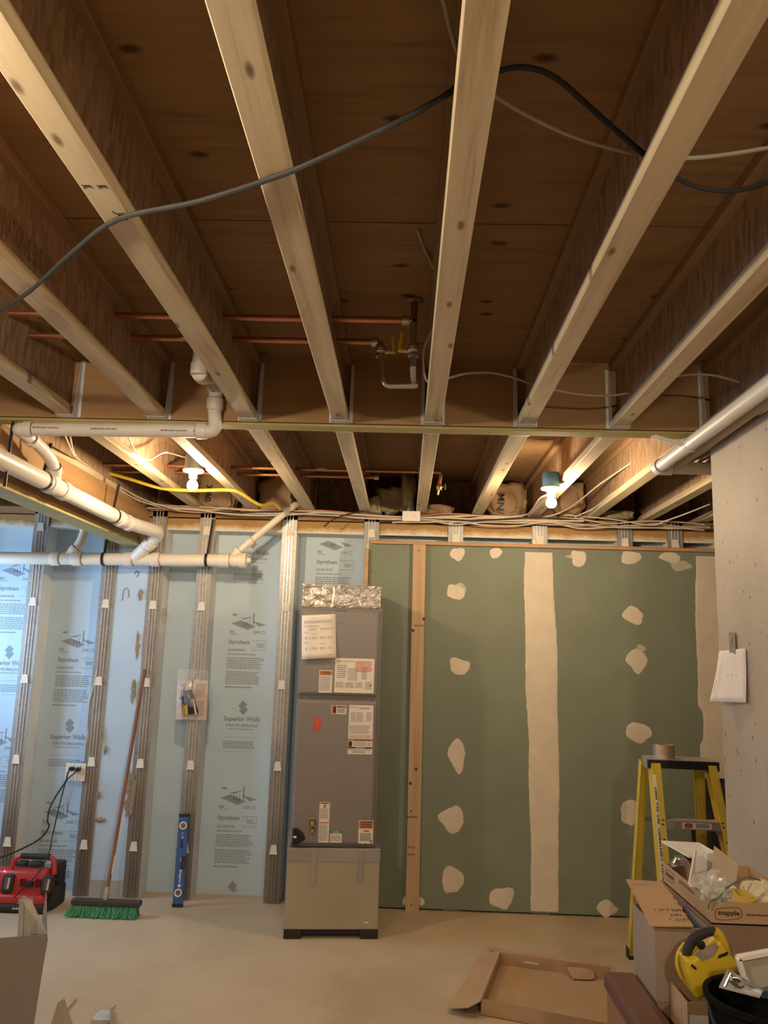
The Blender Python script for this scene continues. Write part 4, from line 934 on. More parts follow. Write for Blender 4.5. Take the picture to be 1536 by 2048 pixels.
for z in (.2, .5, .8):
    f = z/1.125; a, b = RLb.lerp(RLt, f), RRb.lerp(RRt, f); q = MB(); q.obox((a+b)/2, (b-a)-(b-a).normalized()*.012, V(0, .02, 0), V(0, 0, .02)); q.build('rear_bar', M_ALU, ld)
# ruled white strip on the left front rail, with black print
q = MB(); ax = FLt-FLb; a = FLb+ax*.3+V(.006, -.0405, 0); b = FLb+ax*.96+V(.006, -.0405, 0)
q.bar(a+V(0, .0, 0), b, .018, .001, ref=(0, 1, 0)); sp_ = q.build('label', M_WHT, r1)
q = MB(); text(q, 'CAUTION  KEEP BODY CENTERED  SET ALL FEET', a+V(.005, -.0012, .01), ax, V(-1, 0, 0), ax.length*.6, .010); q.build('printing', M_INKD, sp_)
q = MB()
for z in (.86, .84, .77): 
    for rail, s in ((FLb.lerp(FLt, z/1.125), 1), (FRb.lerp(FRt, z/1.125), -1)): q.cyl(rail+V(s*.03, -.037, 0), rail+V(s*.03, -.0405, 0), .006, n=10)
q.build('rivets', M_INKB, ld, kind='stuff')
# roll of clear packing tape on the cap
tp = thing('tape_roll', 'roll of clear packing tape with tan core on the ladder top', 'tape', (1.455, 4.63, LZ))
q = MB(); c = V(1.455, 4.625, LZ); q.lathe([(.048, .0), (.048, .073), (.040, .073), (.040, .0), (.048, 0)], c+V(.008, 0, .0), n=32); q.build('core', plain('tan_core', (.42, .26, .15), .6, var=.05), tp, True)
q = MB(); q.lathe([(.0495, .001), (.0575, .001), (.0575, .072), (.0495, .072), (.0495, .001)], c+V(.0, 0, 0), n=32); q.build('tape', M_GLASSC, tp, True)
# dark mesh screens leaning on the wall behind the ladder
q = None
for i, (px0, px1, top, yb) in enumerate(((1394, 1450, 1556, 5.50), (1386, 1452, 1650, 5.38))):
    t = thing('window_screen', ['taller dark mesh window screen leaning on the wall behind the ladder', 'shorter dark mesh window screen in front of the taller one'][i], 'screen', (2.0, yb, 0))
    a, b = at_y(px0, top, 5.66-.1*i), at_y(px1, top, 5.66-.1*i); x0, x1, zt_ = a.x, b.x+.03, a.z; y1 = 5.675-.1*i
    P = lambda x, f: V(x, yb+(y1-yb)*f, zt_*f)
    q = MB()
    for p, r in ((P(x0, 0), P(x0, 1)), (P(x1, 0), P(x1, 1)), (P((x0+x1)/2, 0), P((x0+x1)/2, 1))): q.bar(p, r, .022, .012, ref=(0, 1, 0))
    for f in (.012, .988): q.bar(P(x0, f), P(x1, f), .012, .022, ref=(0, 0, 1))
    q.build('frame', M_BLK, t); q = MB(); q.quad(P(x0, 0), P(x1, 0), P(x1, 1), P(x0, 1)); q.build('mesh', plain('dark_mesh', (.03, .028, .026), .9, var=.1), t)
# =================================================================== PILE OF CARTONS AND TOOLS (lower right)
def carton(name, label, a, b, mat, t=.004, top=False, cat='box', flaps=True):
    th = thing(name, label, cat, ((a[0]+b[0])/2, (a[1]+b[1])/2, a[2]))
    (x0, y0, z0), (x1, y1, z1) = a, b
    for nm, p, q_ in (('bottom', (x0, y0, z0), (x1, y1, z0+t)), ('panel', (x0, y0, z0+t), (x1, y0+t, z1)), ('panel', (x0, y1-t, z0+t), (x1, y1, z1)), ('panel', (x0, y0+t, z0+t), (x0+t, y1-t, z1)), ('panel', (x1-t, y0+t, z0+t), (x1, y1-t, z1))):
        q = MB(); q.box(p, q_); q.build(nm, mat, th)
    if top: q = MB(); q.box((x0, y0, z1), (x1, y1, z1+t)); q.build('lid', mat, th)
    return th
BZ = .735
t = thing('brown_trunk', 'low dark brown box with reddish side under the cartons at lower right', 'box', (.69, 2.4, 0))
q = MB(); q.bev((.640, 1.95, BZ-.05), (.737, 2.695, BZ), .012, 3); q.build('lid', M_BROWN, t)
q = MB(); q.bev((.648, 1.96, 0), (.735, 2.685, BZ-.05), .004, 1); q.build('body', M_BROWNL, t)
carton('cardboard_box', 'tall carton standing behind the trunk as base of the pile', (.740, 2.476, 0), (.897, 2.695, BZ-.005), M_CARDD, top=True)
carton('cardboard_box', 'tall carton hidden below the dark brown carton and drinks tray', (.902, 2.476, 0), (1.29, 2.985, BZ-.005), M_CARDD, top=True)
carton('cardboard_box', 'half height carton base under the black bucket', (.740, 1.85, 0), (1.29, 2.470, .495), M_CARDD, top=True)
# greyish carton with the written flap
c1 = carton('cardboard_box', 'greyish carton with raised tan flap written on in marker, beside the ladder', (.738, 2.482, BZ), (.897, 2.705, .93), M_CARDG)
q = MB()
def flap(u, v):
    a, b, c, d = V(.722, 2.470, .934), V(.842, 2.462, .940), V(.845, 2.752, .982), V(.728, 2.735, .990)
    return a*(1-u)*(1-v)+b*u*(1-v)+c*u*v+d*(1-u)*v+V(.004*math.sin(40*v)*(u > .9), 0, .004*math.sin(PI*v))
q.sheet(flap, 12, 14); fl = q.build('flap', M_CARD, c1, solid=.004)
q = MB(); rn = random.Random(8); lift = V(0, 0, .0032)
for r, (u0, u1, v) in enumerate(((.30, .95, .27), (.62, .98, .17), (.52, .97, .08))):
    u = u0
    while u < u1:
        for k in range(rn.randint(2, 3)):
            a = flap(u+rn.uniform(0, .03), v+rn.uniform(0, .05))+lift; b = flap(u+rn.uniform(0, .04), v+rn.uniform(0, .05))+lift; q.bar(a, b, .0016, .0005, ref=(0, 0, 1))
        u += .055 if rn.random() > .2 else .1
q.build('handwriting', M_INKD, fl)
q = MB()
for v0, v1 in ((.86, .862), ): q.quad(flap(.05, v0)+lift, flap(.5, v0)+lift, flap(.5, v1+.006)+lift, flap(.05, v1+.006)+lift)
q.build('crease', M_CARDD, fl)
carton('cardboard_box', 'dark brown carton holding up the drinks tray', (.902, 2.49, BZ), (1.285, 2.95, .934), M_CARDD, top=True)
# the drinks tray
ty = thing('drinks_tray', 'shallow cardboard drinks tray marked snapple filled with odds and ends', 'tray', (1.05, 2.71, .939))
x0, x1, y0, y1, z0, z1 = .906, 1.195, 2.495, 2.925, .9395, 1.002
for nm, a, b in (('bottom', (x0, y0, z0), (x1, y1, z0+.003)), ('panel', (x0, y0, z0), (x1, y0+.004, z1-.003)), ('panel', (x0, y1-.004, z0), (x1, y1, z1)), ('panel', (x0, y0+.004, z0), (x0+.004, y1-.004, z1)), ('panel', (x1-.004, y0+.004, z0), (x1, y1-.004, z1))):
    q = MB(); q.box(a, b); q.build(nm, M_CARDG if 'panel' == nm and a[1] == y0 and False else M_CARD, ty)
def logo(q, o, u, w_, h):
    text(q, 'snapple', o+u*(w_*.1)+W_*(h*.25), u, W_+u*.08, w_*.8, h*.55)
    n = 28; out = []
    for k in range(n):
        a = 2*PI*k/n; s = lambda v: math.copysign(abs(v)**.55, v); out.append((s(math.cos(a)), s(math.sin(a))))
    c = o+u*(w_/2)+W_*(h/2)
    for k in range(n):
        (a, b), (e, f) = out[k], out[(k+1) % n]; g = .9
        q.add([c+u*(a*w_/2)+W_*(b*h/2+a*.003), c+u*(e*w_/2)+W_*(f*h/2+e*.003), c+u*(e*w_/2*.95)+W_*(f*h/2*g+e*.003), c+u*(a*w_/2*.95)+W_*(b*h/2*g+a*.003)], [(0, 1, 2, 3)])
q = MB(); logo(q, V(x0+.010, y0-.0006, z0+.012), V(1, 0, 0), .078, .034); para(q, V(x0+.1, y0-.0006, z0+.03), V(1, 0, 0), W_, .12, .008, 1)
logo(q, V(x0-.0006, y1-.02, z0+.018), V(0, -1, 0), .09, .034); para(q, V(x0-.0006, y1-.16, z0+.05), V(0, -1, 0), W_, .15, .012, 2); q.build('printing', M_INKB, ty)
q = MB(); q.lathe([(0, 0), (.031, 0), (.032, .005), (.032, .066), (.0335, .068), (.0335, .073), (.028, .079), (.027, .082), (.022, .087), (.020, .091), (.020, .095), (.0, .095)], V(.944, 2.86, z0+.004), n=24); tag(q.build('metal_can', M_CHR, None, True), 'shiny metal can with domed top standing in the drinks tray', 'can')
def board(pts, th, label, mat=M_STY, name='foam_board'):
    p = [at_y(*a) for a in pts]; n = (p[1]-p[0]).cross(p[2]-p[0]).normalized()
    if n.y > 0: n = -n
    q = MB(); q.prism(p, -n*th); return tag(q.build(name, mat, None), label, 'foam board')
board([(1323, 1681, 2.86), (1398, 1685, 2.90), (1428, 1702, 2.84), (1425, 1722, 2.80), (1378, 1712, 2.78)], .006, 'large pointed white foam board lying highest on the drinks tray')
board([(1379, 1769, 2.60), (1383, 1748, 2.60), (1391, 1701, 2.62), (1394, 1702, 2.72), (1391, 1745, 2.70)], .005, 'narrow white foam strip seen edge-on beside the metal can')
board([(1393, 1713, 2.71), (1428, 1703, 2.72), (1424, 1738, 2.70), (1386, 1748, 2.69)], .006, 'square white foam board facing the room between two others')
board([(1378, 1769, 2.59), (1386, 1749, 2.66), (1424, 1739, 2.69), (1474, 1776, 2.62), (1440, 1778, 2.59)], .006, 'grey shaded foam board lying flat below the tan one')
board([(1428, 1691, 2.66), (1476, 1728, 2.62), (1472, 1773, 2.60), (1424, 1738, 2.64)], .006, 'tan-faced foam board leaning at the right of the white ones', plain('tan_board', (.46, .36, .25), .7, var=.05))
def crumple(name, c, s, mat, label, cat, seed, amp=.35):
    rn = random.Random(seed); bm = bmesh.new(); bmesh.ops.create_icosphere(bm, subdivisions=3, radius=1)
    for v in bm.verts: f = 1+rn.uniform(-amp, amp*.6); v.co = Vector((c[0]+v.co.x*s[0]*f, c[1]+v.co.y*s[1]*f, c[2]+v.co.z*s[2]*f)); 
    for v in bm.verts: v.co.z = max(v.co.z, z0+.004)
    q = MB(); q.addbm(bm); return tag(q.build(name, mat, None), label, cat)
p = at_y(1430, 1778, 2.545); crumple('plastic_bag', p, (.045, .03, .05), plain('cloudy_plastic', (.72, .70, .66), .2, var=.1, alpha=.55), 'crumpled clear plastic bag at the front of the drinks tray', 'bag', 4)
p = at_y(1460, 1796, 2.54); crumple('plastic_bag', p, (.035, .025, .014), plain('cloudy_plastic', (.72, .70, .66), .2), 'small cloudy plastic scrap right of the clear bag', 'bag', 6, .2)
p = at_y(1520, 1786, 2.60); crumple('crumpled_paper', p, (.062, .04, .038), plain('cream_paper', (.74, .66, .46), .8, var=.06), 'crumpled cream paper in the right of the drinks tray', 'paper', 9, .18)
q = MB(); p = at_y(1487, 1797, 2.53); q.lathe([(.026, -.012), (.034, -.012), (.034, .012), (.026, .012), (.026, -.012)], p, (.2, -.2, 1), 24); tag(q.build('tape_roll', plain('yellow_tape', (.70, .50, .10), .4, var=.05), None, True), 'yellow tape roll half hidden at the front of the drinks tray', 'tape')
q = MB(); p = at_y(1380, 1712, 2.885); q.lathe([(0, -.02), (.012, -.018), (.014, .0), (.012, .01)], p, (.5, -.3, -.3), 14); q.lathe([(.0125, .01), (.014, .014), (.013, .03), (0, .032)], p, (.5, -.3, -.3), 14, 1); tag(q.build('screwdriver_handle', [M_RUB, M_REDS], None, True), 'black and red tool handle poking up behind the foam strip', 'tool')
cable('green_cord', [at_y(1416, 1817, 2.488), at_y(1421, 1803, 2.484), at_y(1436, 1797, 2.50), at_y(1452, 1778, 2.53), at_y(1475, 1762, 2.55), at_y(1500, 1755, 2.58), at_y(1536, 1766, 2.60), at_y(1560, 1775, 2.62)], .0026, plain('green_wire', (.10, .20, .10), .5), 'green cord looping over the front edge of the drinks tray', 'cord', n=6)
# small open carton, tool, bucket and its contents
c3 = carton('cardboard_box', 'small open tan carton with tape and a paper label, left of the black bucket', (.775, 2.335, .499), (.93, 2.472, .79), M_CARD)
q = MB(); q.box((.7743, 2.38, .60), (.7748, 2.425, .785)); q.build('packing_tape', plain('tan_tape', (.56, .40, .25), .25, var=.04), c3)
q = MB(); q.box((.78, 2.3342, .62), (.84, 2.3347, .76)); q.build('label', M_PAPER, c3)
tl = thing('power_tool', 'yellow power tool with black rubber grip lying among the cartons', 'tool', (.83, 2.39, .79))
TY = 2.36
bp = [at_y(px, py, TY) for px, py in ((1362, 1908), (1380, 1911), (1400, 1893), (1434, 1873), (1449, 1898), (1460, 1908), (1473, 1928), (1455, 1948), (1424, 1962), (1398, 1990), (1386, 1992), (1371, 1950))]
bm = bmesh.new(); vs = [bm.verts.new(v+V(0, -.03, 0)) for v in bp]; f = bm.faces.new(vs); r = bmesh.ops.extrude_face_region(bm, geom=[f]); bmesh.ops.translate(bm, vec=(0, .075, 0), verts=[e for e in r['geom'] if isinstance(e, bmesh.types.BMVert)])
bmesh.ops.bevel(bm, geom=list(bm.edges), offset=.012, segments=3, affect='EDGES', profile=.6)
q = MB(); q.addbm(bm); q.build('body', M_TOOLY, tl, True)
hp = catmull([at_y(px, py, TY) for px, py in ((1372, 1916), (1378, 1893), (1390, 1876), (1408, 1866), (1430, 1861))], 6)
q = MB(); q.tube(hp, [.011+.003*math.sin(PI*k/(len(hp)-1)) for k in range(len(hp))], 12); q.build('grip', M_RUB, tl, True)
hp = catmull([at_y(px, py, TY) for px, py in ((1426, 1862), (1438, 1868), (1447, 1885), (1453, 1908))], 6); q = MB(); q.tube(hp, .0115, 12); q.build('handle_end', M_TOOLY, tl, True)
hp = catmull([at_y(px, py, TY+.03) for px, py in ((1370, 1886), (1357, 1905), (1354, 1928), (1362, 1952), (1382, 1978))], 6); q = MB(); q.tube(hp, .005, 8); q.build('rim', M_TOOLY, tl, True)
hp = catmull([at_y(px, py, TY+.03) for px, py in ((1443, 1866), (1457, 1884), (1466, 1908), (1470, 1928))], 6); q = MB(); q.tube(hp, .0025, 8); q.build('rim', M_DUST, tl, True)
q = MB(); pp = [at_y(px, py, TY-.0306) for px, py in ((1390, 1908), (1402, 1899), (1432, 1884), (1438, 1895), (1428, 1912), (1404, 1924))]; q.add(pp, [tuple(range(6))]); q.build('scuffed_plate', M_DUST, tl)
q = MB()
for i in range(5):
    a = at_y(1436+i*4, 1917-i*1.5, TY-.0308); q.bar(a, a+V(.006, 0, .010), .003, .002)
a = at_y(1402, 1890, TY-.031); q.lathe([(.012, 0), (0, .002)], a, (0, -1, 0), 14); q.bar(at_y(1383, 1930, TY-.031), at_y(1392, 1938, TY-.031), .006, .003); q.build('vents', M_BLK, tl, kind='stuff')
bk = thing('bucket', 'black round bucket full of hardware at the bottom right corner', 'bucket', (.885, 2.10, .499))
q = MB(); q.lathe([(0, .0), (.115, .0), (.137, .385), (.145, .388), (.145, .400), (.133, .400), (.111, .008), (0, .008)], (.888, 2.10, .4995), n=40); q.build('shell', plain('black_bucket', (.005, .005, .005), .9, var=.1, spec=.1), bk, True)
q = MB(); q.tube(catmull([V(.745, 2.10, .885), V(.745, 2.03, .85), V(.80, 1.955, .83), V(.888, 1.945, .82), V(.98, 1.965, .84)], 8), .004, 8); q.build('bail', M_BLK, bk, True)
mb = thing('metal_bracket', 'shiny galvanized steel bracket with round hole leaning in the black bucket', 'bracket', (.80, 2.05, .9))
pp = [at_y(px, py, y) for px, py, y in ((1455, 1937, 2.10), (1438, 1973, 2.03), (1520, 1994, 2.00), (1528, 1979, 2.04))]
q = MB(); n = (pp[1]-pp[0]).cross(pp[2]-pp[0]).normalized(); n = n if n.y < 0 else -n
q.prism(pp, -n*.003); 
e1, e2 = (pp[3]-pp[0]).normalized(), (pp[1]-pp[0]).normalized()
q.bar(pp[0]+e1*.012+e2*.014+n*.002, pp[3]-e1*.004+e2*.008+n*.002, .006, .005); q.bar(pp[0]+e2*.012+e1*.012+n*.002, pp[1]-e2*.006+e1*.012+n*.002, .005, .004)
q.build('plate', plain('bright_steel', (.62, .66, .72), .22, .95, var=.1, scale=30), mb)
q = MB(); c = pp[0]+e1*.030+e2*.033+n*.0015; q.lathe([(.017, 0), (.013, .003), (.009, .0035), (.009, .0)], c, n, 24); q.lathe([(.009, .0005), (0, .0005)], c, n, 20, 1); q.build('hole', [M_CHR, M_INKD], mb, True)
q = MB(); q.lathe([(.005, 0), (.004, .004), (0, .005)], pp[0]+e1*.010+e2*.010+n*.002, n, 12); q.build('rivet', M_CHR, mb, True)
ob = thing('organizer_box', 'clear plastic organizer box with white rim standing in the black bucket', 'box', (.9, 2.12, .9))
pp = [at_y(px, py, 2.13) for px, py in ((1476, 1916), (1560, 1900), (1560, 1990), (1500, 1975), (1486, 1950))]
q = MB()
for a, b in ((0, 1), (0, 4), (4, 3)): q.bar(pp[a], pp[b], .009, .02)
q.build('rim', M_WHT, ob); q = MB(); q.prism([p_+V(0, .004, 0) for p_ in pp], V(0, .02, 0)); q.build('panel', plain('frosted_plastic', (.55, .50, .42), .25, var=.05, alpha=.8), ob)
q = MB(); pp = [at_y(px, py, 2.06) for px, py in ((1520, 1985), (1560, 1975), (1560, 2000), (1524, 1996))]; q.prism(pp, V(0, .02, 0)); tag(q.build('blue_tool_handle', plain('dark_blue_metal', (.10, .16, .26), .3, .5), None), 'dark blue metal tool end at the right edge beside the steel bracket', 'tool')

# ------------------------------------------------------------------- open carton tray on the floor
ct = thing('cardboard_tray', 'open shallow cardboard tray lying on the concrete floor at lower right', 'box', (.8, 4.55, 0))
HT = .065
A_, B_, C_, D_ = at_z(962, 2030, .0), at_z(1000, 1930, 0), at_z(1224, 1962, 0), at_z(1240, 2085, 0)
q = MB(); q.prism([A_, D_, C_, B_], V(0, 0, .004)); q.build('bottom', M_CARD, ct)
up = V(0, 0, HT)
def wallp(a, b, inw, w_, nm='panel'):
    q = MB(); d = (b-a).normalized(); n = V(-d.y, d.x, 0)*inw
    q.hexa([a, b, b+n*.006, a+n*.006, a+up, b+up, b+up+n*.006, a+up+n*.006]); q.hexa([a+up-n*w_, b+up-n*w_, b+up+n*.004, a+up+n*.004, a+up-n*w_+V(0, 0, .004), b+up-n*w_+V(0, 0, .004), b+up+n*.004+V(0, 0, .004), a+up+n*.004+V(0, 0, .004)]); return q.build(nm, M_CARD, ct)
wallp(B_, C_, -1, .035); wallp(C_, D_, -1, .02)
d = (A_-B_).normalized(); n = V(-d.y, d.x, 0)
q = MB(); a, b = B_+up+d*-.02, A_+up+d*.02; lt = V(-.115, -.01, 0)
q.hexa([A_, B_, B_+n*.004, A_+n*.004, A_+up, B_+up, B_+up+n*.004, A_+up+n*.004]); q.prism([b, a, a+lt+V(.01, .02, -.02), a+lt+d*.02+V(-.0, 0, -.03), b+lt+V(-.04, .03, -.045), b+lt*.5+V(0, -.02, -.02)], V(0, 0, .004)); q.build('panel', M_CARD, ct)
q = MB(); q.prism([a+V(.02, -.01, .001), a+V(-.06, .0, -.005), a+V(-.065, .10, -.02), a+V(.01, .10, -.02)], V(0, 0, .004)); q.build('flap', M_CARD, ct)
d2 = (D_-A_).normalized(); q = MB(); q.hexa([A_, D_, D_+V(0, .006, 0), A_+V(0, .006, 0), A_+up, D_+up, D_+up+V(0, .006, 0), A_+up+V(0, .006, 0)]); q.prism([A_+up+V(.005, 0, 0), D_+up, D_+up+V(0, .14, -.05), A_+up+V(.02, .14, -.05)], V(0, 0, .004)); q.build('flap', M_CARD, ct)
q = MB(); m_ = B_.lerp(C_, .7); q.prism([m_+V(-.06, -.012, .045), m_+V(.08, -.012, .045), m_+V(.08, -.06, .012), m_+V(.05, -.075, .01), m_+V(-.04, -.075, .012)], V(0, 0, .003)); q.build('tab', M_CARD, ct)
q = MB()
for f, z, l in ((.22, .035, .075), (.72, .040, .03)):
    m_ = B_.lerp(C_, f)+V(0, -.008, z); q.bar(m_, m_+(C_-B_).normalized()*l, .008, .001, ref=(0, 1, 0))
m_ = a+lt*.65+d*.10+V(0, 0, -.008); q.build('tape_scrap', M_PAPER, ct)

# ------------------------------------------------------------------- paper on the concrete wall
pw = thing('paper_sheet', 'white drawing sheet taped to the concrete bearing wall', 'paper', (1.30, 3.25, 1.64))
def psh(u, v): # u 0 far (left in view) .. 1 near, v 0 top .. 1 bottom
    y = 3.385+(3.125-3.385)*u; x = 1.3055-.018*v*v*(1-.5*u)-.030*(1-u)**2*v
    return V(x-.002, y-.03*(1-u)*v*0, 1.728+.010*u-(.203)*v)
q = MB(); q.sheet(psh, 8, 8); q.build('page', M_PAPER, pw, True, solid=.0006)
q = MB(); of = V(-.0012, 0, 0)
def pl_(u0, v0, u1, v1): q.quad(psh(u0, v0)+of, psh(u1, v0)+of, psh(u1, v1)+of, psh(u0, v1)+of)
for k in range(8):
    pl_(.14, .06+.11*k, .145, .17+.11*k); pl_(.95, .06+.11*k, .953, .17+.11*k)
for k in range(7): pl_(.14+.115*k, .06, .255+.115*k, .064); pl_(.14+.115*k, .94, .255+.115*k, .944)
for k in range(5): pl_(.04, .60+.05*k, .06, .63+.05*k)
for u in (.38, .52, .66): pl_(u, .48, u+.03, .51); pl_(u, .2, u+.004, .45)
q.build('printing', plain('light_ink', (.52, .47, .45), .7, var=0), pw)
q = MB(); q.sheet(lambda u, v: V(1.3035-.0006, 3.275-.065*u*0-.06*u, 1.80-.085*v), 1, 3); q.build('tape', plain('silver_tape', (.42, .40, .36), .25, .5, var=.4, scale=50), pw, solid=.0004)

# =================================================================== LEFT: charger, broom, level, pouch, outlet, cords
ch = thing('battery_charger', 'red and black battery charger with carry handle on the floor at left', 'charger', (-2.41, 5.48, 0))
cx0, cx1, cy0, cy1 = -2.69, -2.215, 5.36, 5.62
q = MB(); q.bev((cx0, cy0-.02, 0), (cx1+.005, cy1, .055), .02, 3); q.bev((cx1-.06, cy0+.06, .0), (cx1+.02, cy1, .13), .02, 2); q.build('base', M_RUB, ch, True)
q = MB(); q.bev((cx0+.01, cy0-.01, .045), (cx1-.02, cy1-.03, .105), .02, 3); q.build('lower_shell', M_RED, ch, True)
q = MB(); v = [V(cx0+.02, cy0+.02, .09), V(cx1-.01, cy0+.02, .09), V(cx1-.01, cy1-.05, .09), V(cx0+.02, cy1-.05, .09), V(cx0+.07, cy0+.055, .235), V(cx1-.05, cy0+.055, .235), V(cx1-.05, cy1-.08, .235), V(cx0+.07, cy1-.08, .235)]
bm = bmesh.new(); vv = [bm.verts.new(a) for a in v]
for f in ((3, 2, 1, 0), (4, 5, 6, 7), (0, 1, 5, 4), (1, 2, 6, 5), (2, 3, 7, 6), (3, 0, 4, 7)): bm.faces.new([vv[i] for i in f])
bmesh.ops.bevel(bm, geom=list(bm.edges), offset=.016, segments=2, affect='EDGES', profile=.5); q.addbm(bm); q.build('upper_shell', M_RED, ch, True)
for i, px in enumerate((17, 96)):
    c = at_y(px, 1755, cy0+.03); c = V(c.x, cy0+.022, .165); w_, h = .036, .055
    n = (V(0, -1, .24)).normalized(); upd = V(0, .24, 1).normalized(); M = Matrix(((1, upd.x, n.x, c.x), (0, upd.y, n.y, c.y+.008), (0, upd.z, n.z, c.z), (0, 0, 0, 1)))
    q = MB(); q.bev((-w_, -h, -.03), (w_, h, .016), .014, 3, 0, M); r = q.build('battery_bay', M_RUB, ch, True)
    q = MB(); q.bev((-.018, -.035, .0), (.020, .035, .0175), .003, 1, 0, M); q.build('bay_recess', plain('grey_recess', (.10, .09, .09), .5), r)
    q = MB(); q.bev((.004, -.033, .0), (.018, .033, .019), .002, 1, 0, M); q.build('bay_label', plain('tan_label', (.55, .38, .27), .6, var=.05), r)
for px in (43, 73):
    q = MB(); c = at_y(px, 1728, cy1-.06); q.bev((c.x-.05 if px > 50 else c.x-.03, cy1-.10, .2), (c.x+.045, cy1-.02, .262), .02, 3); q.build('battery', M_RUB, ch, True)
q = MB(); q.bev((cx1-.065, cy1-.10, .12), (cx1+.015, cy1-.02, .27), .012, 2); q.build('battery', M_RUB, ch, True)
hl, hr = at_y(33, 1735, 5.47), at_y(105, 1735, 5.47)
q = MB(); q.tube(fillet([V(hl.x-.035, 5.45, .21), V(hl.x-.01, 5.47, .302), V(hl.x+.05, 5.47, .312), V(hr.x-.05, 5.47, .312), V(hr.x+.008, 5.47, .302), V(hr.x+.025, 5.45, .21)], .035, 5), .0155, 12); q.build('handle', M_RED, ch, True)
q = MB(); q.tube([V(hl.x+.025, 5.47, .3125), V(hr.x-.022, 5.47, .3125)], .0185, 14); q.build('grip', M_RUB, ch, True)
q = MB(); c = at_y(60, 1764, cy0+.03); q.box((c.x-.018, cy0+.015, .150), (c.x+.022, cy0+.045, .182)); q.build('socket', M_BLK, ch)
q = MB()
for px in (42, 46, 50, 73, 77, 81):
    x = at_y(px, 1760, cy0+.03).x; q.box((x-.003, cy0+.018, .15), (x+.003, cy0+.04, .195))
q.build('vents', plain('dark_red', (.20, .015, .012), .5), ch, kind='stuff')
yf = cy0-.0108
q = MB(); xa_ = at_y(38, 1783, yf).x; text(q, 'Milwaukee', V(xa_, yf, .069), V(1, 0, .06), V(.25, 0, 1), .095, .022); q.bar(V(xa_-.002, yf, .060), V(xa_+.10, yf, .066), .004, .0004); q.build('printing', plain('pale_red_print', (.75, .45, .42), .5, var=0), ch)
q = MB(); xa_ = at_y(26, 1803, cy0-.021).x; text(q, 'RAPID', V(xa_, cy0-.0212, .026), V(1, 0, 0), V(.1, 0, 1), .075, .012); q.build('printing', M_WHT, ch)
q = MB(); q.lathe([(.006, 0), (.004, .003), (0, .004)], V(hl.x-.045, 5.405, .232), (0, -1, .3), 10); q.build('indicator_light', plain('red_led', (1, .1, .1), .3, var=0, emis=(1, .08, .1), es=6), ch)
# push broom
br = thing('push_broom', 'push broom with green bristles and brown wooden handle leaning on the wall studs', 'broom', (-1.83, 5.33, 0))
bx0, bx1, byy = at_y(144, 1808, 5.36).x, at_y(282, 1812, 5.36).x, 5.36
q = MB(); q.bev((bx0, byy-.03, .066), (bx1, byy+.03, .10), .008, 2); q.build('block', plain('dark_broom_block', (.05, .04, .035), .6), br)
hb, ht = V(-1.842, byy+.005, .10), V(-1.822, D-.022, 1.52)
q = MB(); q.tube([hb, hb.lerp(ht, .995), ht], [.0125, .0125, .008], 12); q.build('handle', M_HAND, br, True)
q = MB(); q.lathe([(.016, -.01), (.018, .03), (.0135, .07)], hb, ht-hb, 14); q.build('ferrule', M_ALU, br, True)
q = MB(); a = hb.lerp(ht, .10)+V(.013, -.004, 0); b = hb.lerp(ht, .175)+V(.014, -.004, 0); q.bar(a, b, .007, .004); q.build('tag', M_WHT, br)
q = MB(); rn = random.Random(1); NB = 34
for row in range(5):
    for i in range(NB):
        x = bx0+.012+(bx1-bx0-.024)*(i+.5*(row % 2))/NB; y = byy-.024+.012*row
        for k in range(4):
            e = V(x+rn.uniform(-.014, .014)-.02*(1-i/NB)*(x < bx0+.08), y-.028+.010*row*.5+rn.uniform(-.012, .012), rn.uniform(.0, .012)); b = V(x+rn.uniform(-.003, .003), y, .066); d = (e-b).cross(V(0, 1, 0)).normalized()*.0026; g = V(0, .0022, 0)
            q.add([b-d, b+d, b+g, e-d*1.4, e+d*1.4, e+g*1.4], [(0, 1, 4, 3), (1, 2, 5, 4), (2, 0, 3, 5)], 0)
q.build('bristles', M_BRIS, br, kind='stuff')
# spirit level
lv = thing('spirit_level', 'blue spirit level with white ringed vials leaning on a wall stud', 'level', (-1.44, 5.6, 0))
b0, b1, t0, t1 = V(-1.476, 5.60, .0), V(-1.409, 5.60, 0), at_y(360, 1628, D-.03), at_y(378, 1627, D-.03)
ax = ((t0+t1)/2-(b0+b1)/2); L = ax.length; ax.normalize(); ux = V(1, 0, 0); ux = (ux-ax*ux.dot(ax)).normalized(); fn = ux.cross(ax); fn = fn if fn.y < 0 else -fn
o = (b0+b1)/2; w_ = .064; P = lambda u, v, n=0: o+ux*u+ax*v+fn*n
q = MB()
for v0, v1, wl, wr in ((.02, .235, -w_/2, w_/2), (.235, .30, -w_/2, w_/2-.022), (.30, L-.02, -w_/2, w_/2)):
    q.hexa([P(wl, v0, .011), P(wr, v0, .011), P(wr, v0, -.011), P(wl, v0, -.011), P(wl, v1, .011), P(wr, v1, .011), P(wr, v1, -.011), P(wl, v1, -.011)])
q.build('body', M_LEV, lv)
for v0, v1 in ((0, .02), (L-.02, L)):
    q = MB(); q.obox(P(0, (v0+v1)/2), ux*(w_+.004), fn*.026, ax*(v1-v0)); q.build('end_cap', M_BLK, lv)
